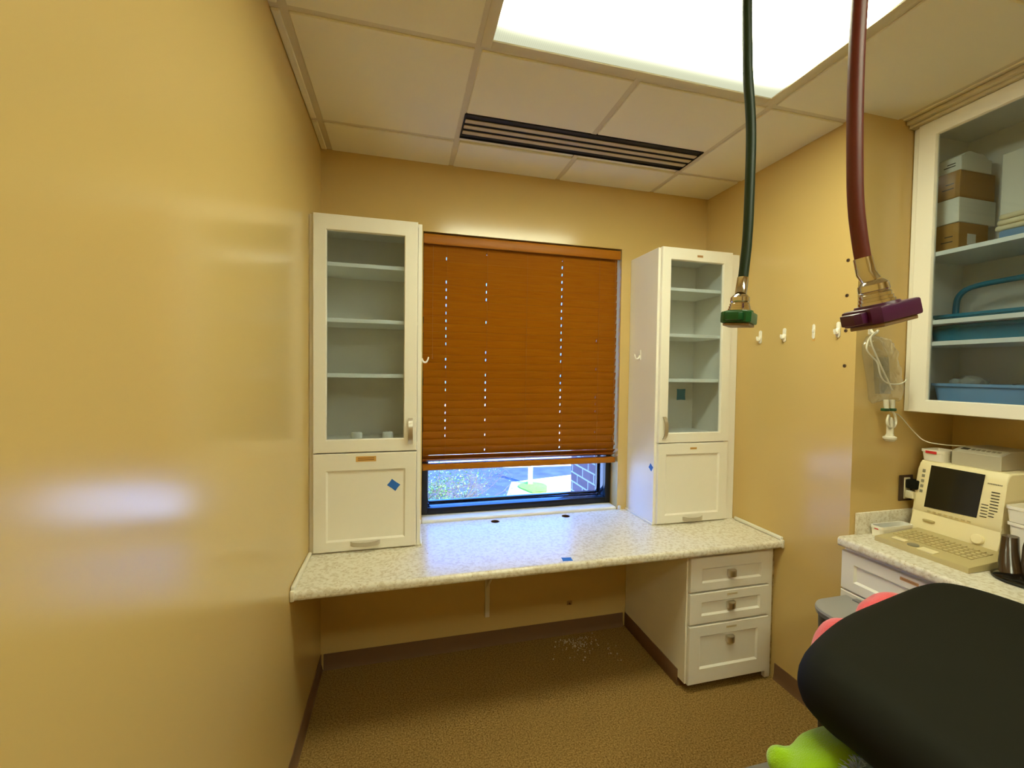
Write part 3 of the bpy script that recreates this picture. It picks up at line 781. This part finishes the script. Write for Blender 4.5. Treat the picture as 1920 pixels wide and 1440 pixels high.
# keep the top edge on the sloped fascia
mb.build('screen', M_screen, mc)
for i in range(5): MB().prism([SP(-1.012+dy, 1.16-.022*i+dz) for dy, dz in ((-.006, -.006), (.004, -.006), (.004, .006), (-.006, .006))], V((-.0012, 0, 0))).build('side_button', M_key, mc)
mb = MB()
for i in range(9): mb.prism([SP(-1.247+dy, 1.128-.0115*i+dz) for dy, dz in ((-.014 if i < 7 else -.006, -.0016), (.010, -.0016), (.010, .0016), (-.014 if i < 7 else -.006, .0016))], V((-.001, 0, 0)))
for i in range(5): mb.prism([SP(-1.225+dy, 1.075-.0115*i+dz) for dy, dz in ((-.008, -.0014), (.012, -.0014), (.012, .0014), (-.008, .0014))], V((-.001, 0, 0)))
mb.build('speaker_slots', M_slot, mc)
mb = MB(); random.seed(5)
for i in range(9): mb.prism([SP(-1.224-.0048*i+dy, 1.158+dz) for dy, dz in ((-.0016, -.0022), (.0016, -.0022), (.0016, .0022), (-.0016, .0022))], V((-.001, 0, 0)))
mb.build('printed_name', M_key, mc)
mb = MB()
for i in range(8): mb.prism([V((2.5985, -1.05-.019*i+dy, .996+dz)) for dy, dz in ((-.005, -.003), (.005, -.003), (.005, .003), (-.005, .003))], V((-.003, 0, 0)))
mb.build('soft_keys', M_beige2, mc)
MB().lathe([(.019, 0), (.019, .012), (.0165, .016), (.004, .017)], (2.592, -1.218, .938), (-1, 0, .28), 28).build('dial_knob', M_beige, mc)
MB().box(2.583, 2.597, -1.075, -1.035, .952, .96, .003).build('latch', M_beige2, mc)
mb = MB(); mb.box(2.578, 2.5835, -1.165, -1.13, .905, .912, .001); mb.box(2.578, 2.5835, -1.205, -1.185, .905, .909, .001); mb.build('printed_marks', M_key, mc)
kb = MB(); kb.prism([(2.335, -1.33, CT+.0005), (2.577, -1.33, CT+.0005), (2.577, -1.33, CT+.036), (2.335, -1.33, CT+.020)], (0, .308, 0), bev=.003)
kbo = kb.build('keyboard', M_beige2, mc)
KZ = lambda x: CT+.020+(x-2.335)/.24*.016+.0003
mb = MB()
for i in range(5):
    for j in range(14):
        xx = 2.425+.024*i; yy = -1.045-.0185*j
        mb.prism([(xx+a, yy+b, KZ(xx+a)) for a, b in ((-.009, -.007), (.009, -.007), (.009, .007), (-.009, .007))], (0, 0, .003))
mb.build('keys', M_beige2, kbo)
MB().lathe([(.018, 0), (.018, .003), (.012, .005)], (2.37, -1.14, KZ(2.37)), (-.06, 0, 1), 20).build('trackball', M_key, kbo)
MB().prism([(2.36+a, -1.19+b, KZ(2.36+a)) for a, b in ((-.016, -.03), (.02, -.03), (.02, .022), (-.016, .022))], (0, 0, .004), bev=.001).build('pointer_buttons', M_beige, kbo)
MB().prism([(2.38+a, -1.085+b, KZ(2.38+a)) for a, b in ((-.012, -.025), (.012, -.025), (.012, .022), (-.012, .022))], (0, 0, .004), bev=.001).build('pointer_buttons', M_beige, kbo)

mc.location.x -= .02
pb_ = thing('pump_unit', 'grey boxy device with front control strip on top of the monitor', 'device', (2.74, -1.16, 1.2035))
mb = MB(); prof = [(2.645, 1.2036), (2.645, 1.258), (2.648, 1.262), (2.70, 1.276), (2.856, 1.276), (2.856, 1.2036)]
mb.prism([(x, -1.235, z) for x, z in prof], (0, .155, 0), bev=.002, seg=1); mb.build('case', M_greybox, pb_)
PZ = lambda x: 1.262+(x-2.648)/.052*.014+.0005
mb = MB(); mb.prism([(x, y, PZ(x)) for x, y in ((2.652, -1.23), (2.697, -1.23), (2.697, -1.085), (2.652, -1.085))], (0, 0, .001)); mb.build('control_strip', M_greypan, pb_)
mb = MB(); mb.prism([(x, y, PZ(x)+.001) for x, y in ((2.664, -1.122), (2.684, -1.122), (2.684, -1.098), (2.664, -1.098))], (0, 0, .0008)); mb.build('display', M_slot, pb_)
for i in range(6): MB().prism([(2.674+a, -1.136-.0155*i+b, PZ(2.674+a)+.001) for a, b in ((-.006, -.005), (.006, -.005), (.006, .005), (-.006, .005))], (0, 0, .0016)).build('button', M_key, pb_)

t = tray('supply_tray', 'white tray with red label on top of the monitor', 'tray', 2.612, 2.72, -1.072, -.988, 1.2036, 1.252, M_hook, .006, .002, .003, 'white plastic trays')
MB().box(2.6112, 2.6122, -1.048, -1.008, 1.236, 1.247).build('red_label', M_red, t)

t = tray('supply_tray', 'white tray with small red label on the counter beside the keyboard', 'tray', 2.362, 2.545, -1.019, -.9675, CT+.0005, CT+.046, M_hook, .004, .002, .003, 'white plastic trays')
MB().box(2.3612, 2.3622, -1.004, -.988, CT+.033, CT+.037).build('red_label', M_red, t)
tag(MB().box(2.38, 2.53, -1.008, -.978, CT+.0045, CT+.03, .006).build('blue_packet', M_bluething), 'blue wrapped packet inside the counter tray', 'packet')

# stacked white trays and dark round-based stand at the right edge
t = tray('storage_bin', 'white plastic bin on the counter behind the black stand', 'bin', 2.57, 2.75, -1.46, -1.292, CT+.0005, CT+.155, M_hook, .012, .003, .004, 'white bins right of the monitor')
t = tray('storage_bin', 'white plastic bin stacked on top, right of the monitor', 'bin', 2.565, 2.755, -1.462, -1.29, CT+.157, CT+.215, M_hook, .006, .003, .004, 'white bins right of the monitor')
st = thing('countertop_stand', 'glossy black round-based stand with smoked brown upright body', 'stand', (2.43, -1.415, CT))
MB().lathe([(.072, .0005), (.078, .004), (.078, .010), (.070, .016), (.045, .024), (.02, .027), (.004, .028)], (2.43, -1.415, CT), seg=40).build('round_base', M_black, st)
def up(name, pts, m):
    mb = MB(); rings = []
    for z, cx, cy, rx, ry in pts: rings.append([(cx+rx*math.cos(2*math.pi*k/20), cy+ry*math.sin(2*math.pi*k/20), CT+z) for k in range(20)])
    mb.loft(rings); return mb.build(name, m, st)
up('smoked_body', ((.02, 2.42, -1.385, .032, .028), (.05, 2.43, -1.375, .03, .026), (.09, 2.455, -1.362, .028, .022), (.13, 2.47, -1.355, .026, .02)), M_smoke)
up('upright', ((.02, 2.44, -1.435, .03, .03), (.06, 2.45, -1.425, .034, .028), (.11, 2.47, -1.42, .036, .03), (.145, 2.485, -1.42, .034, .03), (.155, 2.49, -1.42, .022, .02)), M_smoke)

# outlet and plug on the niche wall
t = thing('wall_outlet', 'brown wall outlet with cream plug beside the monitor', 'outlet', (2.585, NY, 1.07))
MB().box(2.545, 2.625, NY-.006, NY-.0005, 1.012, 1.128, .003).build('cover_plate', M_outlet, t)
MB().box(2.568, 2.602, NY-.010, NY-.006, 1.022, 1.118, .002).build('receptacle', M_plug, t)
t = thing('power_plug', 'cream power plug with cord in the lower brown socket', 'plug', (2.585, NY-.01, 1.045))
MB().box(2.567, 2.603, NY-.045, NY-.0105, 1.03, 1.062, .006).build('plug_body', M_plug, t)
MB().tube([(2.59, NY-.044, 1.046), (2.62, NY-.06, 1.03), (2.68, NY-.036, .99), (2.72, NY-.03, .93), (2.75, NY-.03, CT+.006)], .0035, 8, smooth=2).build('cord', M_plug, t)
t = thing('power_plug', 'black power adapter in the upper brown socket', 'plug', (2.585, NY-.01, 1.095))
MB().box(2.570, 2.615, NY-.05, NY-.0105, 1.072, 1.112, .005).build('plug_body', M_blackm, t)
MB().tube([(2.6, NY-.048, 1.09), (2.64, NY-.06, 1.06), (2.70, NY-.036, 1.0), (2.735, NY-.026, .93), (2.76, NY-.025, CT+.006)], .003, 8, smooth=2).build('cord', M_blackm, t)

# fluid bag on the niche wall
t = thing('wall_hook', 'white hook on the niche wall holding the fluid bag', 'hook', (2.345, NY, 1.77))
MB().box(2.334, 2.356, NY-.004, NY-.0005, 1.745, 1.80, .0015).build('back_plate', M_hook, t)
MB().tube([(2.345, NY-.004, 1.765), (2.345, NY-.014, 1.75), (2.345, NY-.028, 1.748), (2.345, NY-.034, 1.762)], .0045, 8, smooth=1).build('prong', M_hook, t)
iv = thing('fluid_bag', 'clear fluid bag with coiled white tubing hanging by the wall cabinet', 'bag', (2.4, NY-.02, 1.6))
out = [(2.314, 1.736), (2.337, 1.746), (2.401, 1.735), (2.442, 1.718), (2.466, 1.672), (2.491, 1.603), (2.508, 1.545), (2.516, 1.475), (2.51, 1.456), (2.467, 1.464), (2.415, 1.459), (2.358, 1.448), (2.339, 1.464), (2.327, 1.533), (2.309, 1.601), (2.294, 1.657), (2.292, 1.702)]
cx_, cz_ = 2.405, 1.6
from mathutils import noise
OUT = []
for i in range(len(out)):
    (xa, za), (xb, zb) = out[i], out[(i+1) % len(out)]
    for k in range(4): OUT.append((xa+(xb-xa)*k/4, za+(zb-za)*k/4))
mb = MB(); rings = []
for sc, yy in ((.99, NY-.008), (1, NY-.011), (.98, NY-.016), (.93, NY-.024), (.86, NY-.032), (.76, NY-.037), (.64, NY-.040), (.5, NY-.042), (.36, NY-.043), (.22, NY-.043), (.08, NY-.043)):
    ring = []
    for x, z in OUT:
        X, Z = cx_+(x-cx_)*sc, cz_+(z-cz_)*sc
        top = max(0, (Z-1.64)/.1)
        a_ = (.0 if sc > .97 else .009+.016*top)
        ring.append((X, yy-.004*(sc < .95)+a_*(noise.noise(V((X*38, Z*26, 3)))+.5*noise.noise(V((X*90, Z*70, 9))))*.8, Z))
    rings.append(ring)
mb.loft(rings); mb.build('bag_film', M_clear, iv, sharp=3)
mb = MB(); mb.prism([(2.385, NY-.003, 1.49), (2.475, NY-.003, 1.49), (2.455, NY-.003, 1.65), (2.365, NY-.003, 1.65)], (0, .001, 0)); 
mb.build('printed_panel', glass('bag_print', (240, 240, 232), .3, 1.3, .10), iv)
tw = [(2.277, 1.746), (2.238, 1.727), (2.227, 1.705), (2.24, 1.674), (2.27, 1.648), (2.303, 1.627), (2.314, 1.596), (2.324, 1.565), (2.352, 1.54), (2.391, 1.532), (2.436, 1.534), (2.466, 1.546), (2.469, 1.557)]
MB().tube([(2.335, NY-.03, 1.752)]+[(x+.03*(1 if i < 3 else .4), -1.008, z) for i, (x, z) in enumerate(tw)], .0032, 8, smooth=2).build('tubing', M_tube, iv)
tw = [(2.289, 1.746), (2.266, 1.728), (2.274, 1.699), (2.296, 1.662), (2.328, 1.612), (2.359, 1.567), (2.382, 1.534), (2.398, 1.509)]
MB().tube([(2.335, NY-.032, 1.754)]+[(x, -1.012, z) for x, z in tw], .0032, 8, smooth=2).build('tubing', M_tube, iv)
MB().tube([(2.41, NY-.03, 1.466), (2.405, NY-.034, 1.44), (2.407, NY-.036, 1.425)], [.010, .009, .008], 12).build('outlet_port', M_tube, iv)
MB().tube([(2.445, NY-.03, 1.466), (2.442, NY-.034, 1.44), (2.438, NY-.036, 1.425)], [.010, .009, .008], 12).build('outlet_port', M_tube, iv)
MB().box(2.385, 2.412, NY-.046, NY-.026, 1.418, 1.430, .002).build('clamp', M_clamp, iv)
MB().box(2.424, 2.45, NY-.046, NY-.026, 1.418, 1.430, .002).build('clamp', M_clamp, iv)
MB().tube([(2.438, NY-.036, 1.42), (2.452, NY-.04, 1.398), (2.45, NY-.045, 1.363), (2.43, NY-.048, 1.346), (2.4, NY-.048, 1.353), (2.392, NY-.048, 1.378), (2.405, NY-.045, 1.40), (2.42, NY-.036, 1.40)], .005, 8, smooth=2).build('tubing', M_tube, iv)
MB().lathe([(.004, .02), (.009, .016), (.0125, 0), (.0125, -.05), (.016, -.06), (.024, -.064), (.024, -.072), (.016, -.082), (.004, -.084)], (2.424, NY-.04, 1.372), seg=22).build('drip_chamber', M_tube, iv)
MB().tube([(2.436, NY-.03, 1.415), (2.47, NY-.02, 1.41), (2.519, NY-.015, 1.395), (2.569, NY-.015, 1.35), (2.605, NY-.022, 1.313), (2.60, -1.01, 1.285), (2.625, -1.055, 1.279), (2.66, -1.09, 1.279), (2.69, -1.10, 1.279)], .0022, 8, smooth=2).build('thin_line', M_tube, iv)

# ------------------------------------------------------------------ pedal bin
bn = thing('waste_bin', 'black waste bin with grey lid in front of the right cabinet', 'bin', (2.09, -1.2, 0))
def dshape(xf, xb, ya, yb, r, z):
    pts = []
    for cx, cy, a0 in ((xf+r, yb-r, 90), (xf+r, ya+r, 180)):
        for k in range(9): 
            a = math.radians(a0+90*k/8); pts.append((cx+r*math.cos(a), cy+r*math.sin(a), z))
    return pts+[(xb, ya, z), (xb, yb, z)]
LZ = .655
mb = MB(); mb.loft([dshape(2.01, 2.196, -1.280, -1.02, .07, .001), dshape(1.992, 2.198, -1.290, -1.008, .085, LZ-.03)]); mb.build('bin_body', M_bin, bn)
mb = MB(); mb.loft([dshape(1.985, 2.2, -1.296, -1.0, .09, LZ-.028), dshape(1.983, 2.2, -1.298, -.998, .09, LZ-.012)]); mb.build('lid_rim', M_lidt, bn)
mb = MB(); mb.loft([dshape(1.983, 2.2, -1.298, -.998, .09, LZ-.0118), dshape(1.985, 2.199, -1.296, -1.0, .09, LZ-.003), dshape(1.99, 2.196, -1.291, -1.005, .088, LZ)]); mb.build('lid', M_lid, bn)
MB().box(2.176, 2.2, -1.075, -1.045, LZ+.0005, LZ+.006, .001).build('hinge_cap', M_lidt, bn)

# ------------------------------------------------------------------ black padded table with fleeces on its shelf
tb = thing('padded_table', 'large black padded table top with rounded corner, nearest the camera', 'table', (1.68, -1.85, 0))
ol = [(1.262, -2.12), (1.260, -1.95), (1.262, -1.80), (1.268, -1.71), (1.262, -1.645), (1.284, -1.578), (1.42, -1.512), (1.575, -1.458), (1.782, -1.42), (2.01, -1.385), (2.085, -1.43), (2.12, -1.54), (2.14, -1.75), (2.14, -2.1), (2.08, -2.2), (1.34, -2.2)]
P = ol
for _ in range(2):
    Q = []
    for i in range(len(P)):
        a, b = P[i], P[(i+1) % len(P)]
        Q += [(a[0]*.75+b[0]*.25, a[1]*.75+b[1]*.25), (a[0]*.25+b[0]*.75, a[1]*.25+b[1]*.75)]
    P = Q
cx_, cy_ = 1.68, -1.83
PZC, PR = .865, .08
PZ0 = PZC-PR
def padring(d, z):
    r = []
    for x, y in P:
        v = V((x-cx_, y-cy_)); l = v.length
        v *= max(.02, (l-d)/l); r.append((cx_+v.x, cy_+v.y, z))
    return r
mb = MB(); rings = []
for k in range(15):
    a = math.radians(-90+180*k/14); rings.append(padring(PR*(1-math.cos(a)), PZC+PR*math.sin(a)))
rings += [padring(.14, PZC+PR+.006), padring(.25, PZC+PR+.009), padring(.32, PZC+PR+.01)]
mb.loft(rings); mb.build('padded_top', M_blackm, tb, sharp=3)
MB().box(1.40, 2.04, -2.10, -1.70, PZ0-.03, PZ0+.001, .004).build('under_frame', M_steel, tb)
SHZ = .58
MB().box(1.228, 2.08, -2.15, -1.492, SHZ-.015, SHZ, .003).build('shelf', M_steel, tb)
for x, y in ((1.42, -1.72), (2.02, -1.72), (1.42, -2.08), (2.02, -2.08)): MB().box(x-.016, x+.016, y-.016, y+.016, .001, PZ0-.03, .003).build('leg', M_steel, tb)

def blob(name, sph, m, label, cat, vox=.012, amp=.006, org=None, sm=4):
    mb = MB(); b = mb.b
    for cx, cy, cz, rx, ry, rz in sph:
        r = bmesh.ops.create_icosphere(b, subdivisions=3, radius=1)
        for v in r['verts']: v.co = V((cx+v.co.x*rx, cy+v.co.y*ry, cz+v.co.z*rz))
    o = mb.build(name, m, org=org)
    md = o.modifiers.new('r', 'REMESH'); md.mode = 'VOXEL'; md.voxel_size = vox
    bpy.context.view_layer.update()
    me = bpy.data.meshes.new_from_object(o.evaluated_get(bpy.context.evaluated_depsgraph_get()))
    o.modifiers.clear(); o.data = me
    b = bmesh.new(); b.from_mesh(me)
    for _ in range(sm): bmesh.ops.smooth_vert(b, verts=b.verts[:], factor=.5, use_axis_x=True, use_axis_y=True, use_axis_z=True)
    b.normal_update()
    off = [noise.noise((v.co+V(org or (0, 0, 0)))*18)*amp for v in b.verts]
    ns_ = [v.normal.copy() for v in b.verts]
    for v, d, n in zip(b.verts, off, ns_): v.co += n*d
    for f in b.faces: f.smooth = True
    b.to_mesh(me); b.free()
    return tag(o, label, cat)
blob('fleece_blanket', [(1.705, -1.385, .728, .115, .076, .104), (1.97, -1.322, .755, .122, .076, .092), (1.84, -1.47, .67, .22, .12, .085)], M_coral,
     'coral pink fleece bundle under the far edge of the black table', 'blanket', org=(1.78, -1.50, .585), sm=2)
blob('fleece_blanket', [(1.345, -1.66, .69, .13, .09, .085), (1.236, -1.598, .690, .034, .031, .035), (1.275, -1.63, .695, .05, .042, .045), (1.32, -1.76, .66, .13, .1, .07)], M_lime,
     'lime green fleece bundle with a knotted corner under the black table', 'blanket', org=(1.3, -1.70, .59), sm=2)
# shaggy cloth: strands on a small mound
mb = MB(); random.seed(11)
SC = V((1.345, -1.735, .752))
bmesh.ops.create_icosphere(mb.b, subdivisions=2, radius=1)
for v in mb.b.verts: v.co = SC+V((v.co.x*.075, v.co.y*.04, v.co.z*.014))
for i in range(900):
    a = random.uniform(0, 2*math.pi); e = random.uniform(-.3, 1.0)
    n = V((math.cos(a)*math.cos(e), math.sin(a)*math.cos(e), math.sin(e)))
    p = SC+V((n.x*.074, n.y*.039, n.z*.013)); d = (n+V((random.gauss(0, .5), random.gauss(0, .5), random.gauss(-.1, .4)))).normalized()
    L = random.uniform(.012, .026); q = p+d*L*.55+V((0, 0, .001)); e2 = p+d*L-V((0, 0, .004))
    if max(q.z, e2.z) > PZ0-.004: continue
    mb.tube([p, q, e2], [.0016, .0013, .0004], 4)
o = mb.build('shaggy_cloth', M_shag, sharp=3); tag(o, 'blue-grey shaggy cloth beside the lime fleece', 'cloth')

# ------------------------------------------------------------------ outdoors, one floor down
GZ = -3.5
M_conc = mat('pale_concrete', (215, 212, 206), rough=.9, var=.3, vscale=.6, vcol=(190, 186, 180))
M_asph_shaded = mat('asphalt', (74, 82, 98), rough=.9, var=.25, vscale=1.5, vcol=(40, 46, 60))  # road tone darkened and blued to stand in for shade on it
M_grass = mat('grass', (126, 168, 52), rough=1, var=.3, vscale=20, vcol=(84, 130, 34))
M_leaf = mat('leaf', (138, 168, 62), rough=.7, var=.3, vscale=3, vcol=(92, 126, 50))
M_bark = mat('bark', (110, 92, 78), rough=.9)
struct(MB().box(-60, 70, .3, 110, GZ-.2, GZ).build('ground', M_conc), 'pale concrete ground outside the window', 'ground')
mb = MB(); mb.prism([(-20, 13.2, GZ+.001), (3.0, 13.6, GZ+.001), (4.6, 14.6, GZ+.001), (5.3, 16.6, GZ+.001), (9.5, 17.6, GZ+.001), (9.8, 19.2, GZ+.001), (6.0, 19.4, GZ+.001), (3.0, 20.5, GZ+.001), (-20, 20, GZ+.001)], (0, 0, .01))
tag(mb.build('shaded_road', M_asph_shaded), 'grey-blue asphalt driveway below the window, shade painted into its colour', 'road')['kind'] = 'structure'
mb = MB(); mb.prism([(6.0+.62*math.cos(a)*(1+.12*math.sin(3*a)), 15.4+.85*math.sin(a)*(1+.1*math.sin(5*a)), GZ+.0005) for a in [2*math.pi*k/24 for k in range(24)]], (0, 0, .07), bev=.03)
tag(mb.build('grass_island', M_grass), 'round green grass patch outside around the pale post', 'grass')['kind'] = 'stuff'
t = thing('bollard_post', 'pale post with yellow side standing in the grass patch', 'post', (5.95, 15.9, GZ))
MB().lathe([(.07, .072), (.07, 2.6), (.06, 2.64)], (6.03, 15.9, GZ), seg=16).build('post', mat('post_white', (232, 230, 222), rough=.6), t)
MB().box(5.86, 5.95, 15.80, 15.84, GZ+.072, GZ+2.2).build('yellow_board', mat('post_yellow', (226, 190, 96), rough=.6), t)
struct(MB().box(1.76, 2.0, .255, .93, GZ, 3.2).build('trim_2', M_brick), 'brick pier outside the right side of the window', 'pier')
def crown_tree(label, base, c, rad, ntips, lpt, seed, bias):
    random.seed(seed); t = thing('tree', label, 'tree', base); B = V(base)
    mb = MB(); fb = MB()
    fork = V((c[0]-.2, c[1]+.2, c[2]-rad[2]*1.1))
    mb.tube([B, B*.5+fork*.5+V((.05, 0, 0)), fork], [.09, .07, .055], 7)
    for i in range(ntips):
        u = V((random.gauss(0, .5), random.gauss(0, .45), random.gauss(0, .5)))
        tip = V((c[0]+u.x*rad[0], c[1]+u.y*rad[1], c[2]+u.z*rad[2]))
        mid = fork*.45+tip*.55+V((random.gauss(0, .12), random.gauss(0, .12), -.12))
        pts = [fork, mid, tip]; mb.tube(pts, [.014, .009, .004, .003], 5, smooth=1)
        tw = [tip]
        for k in range(4):
            q = mid.lerp(tip, random.uniform(.2, 1)); e = q+V((random.gauss(0, .25), random.gauss(0, .2), random.gauss(.02, .16)))
            mb.tube([q, q.lerp(e, .5)+V((0, 0, .03)), e], [.005, .004, .002], 4); tw.append(e)
        n = int(lpt*(1.6 if tip.x < bias else .45))
        for k in range(n):
            p = random.choice(tw)+V((random.gauss(0, .08), random.gauss(0, .08), random.gauss(0, .07)))
            a = V((random.gauss(0, 1), random.gauss(0, 1), random.gauss(0, .5))).normalized(); q = a.cross(V((random.random(), random.random(), 1))).normalized()
            s_ = random.uniform(.018, .034); fb.quad(p-a*s_, p+q*s_*.5, p+a*s_, p-q*s_*.5)
    mb.build('branches', M_bark, t); f = fb.build('foliage', M_leaf, t, flat=True); f['kind'] = 'stuff'
crown_tree('leafy tree outside, nearest the window on its left side', (.3, 6.0, GZ), (.95, 5.1, -.62), (1.15, .7, .55), 60, 46, 4, 1.25)
crown_tree('sparse twiggy tree outside, beyond the leafy one', (1.2, 10.2, GZ), (2.3, 9.0, -1.15), (1.7, .8, .75), 34, 14, 8, 1.6)

# ------------------------------------------------------------------ light
w = bpy.data.worlds.new('sky'); S.world = w; w.use_nodes = True
bg = w.node_tree.nodes['Background']; bg.inputs[0].default_value = (.07, .24, 1.0, 1); bg.inputs[1].default_value = SKY
sd = bpy.data.lights.new('sun', 'SUN'); sd.energy = SUN; sd.color = (.86, .93, 1.0); sd.angle = .01
so = bpy.data.objects.new('sun', sd); COL.objects.link(so)
so.rotation_euler = V((-.35, .75, -.9)).to_track_quat('-Z', 'Y').to_euler()

# ------------------------------------------------------------------ camera
f, yaw, pit, rol = 803.6787, .2512, -.0284, .0134
cy, sy, cp, sp = math.cos(yaw), math.sin(yaw), math.cos(pit), math.sin(pit)
fw = V((sy*cp, cy*cp, sp)); r_ = V((cy, -sy, 0)); u_ = r_.cross(fw)
r2 = r_*math.cos(rol)+u_*math.sin(rol); u2 = -r_*math.sin(rol)+u_*math.cos(rol)
cam = bpy.data.cameras.new('camera'); cam.sensor_width = 36; cam.sensor_fit = 'HORIZONTAL'; cam.lens = f/1920*36; cam.clip_start = .02; cam.clip_end = 300
co = bpy.data.objects.new('camera', cam); COL.objects.link(co)
co.matrix_world = Matrix(((r2.x, u2.x, -fw.x, .4010), (r2.y, u2.y, -fw.y, -2.3599), (r2.z, u2.z, -fw.z, 1.5643), (0, 0, 0, 1)))
S.camera = co
S.view_settings.view_transform = 'Standard'; S.view_settings.look = 'None'; S.view_settings.gamma = 1; S.view_settings.use_curve_mapping = False
S.view_settings.exposure = EXPO
S.cycles.max_bounces = 12; S.cycles.diffuse_bounces = 6; S.cycles.transparent_max_bounces = 16
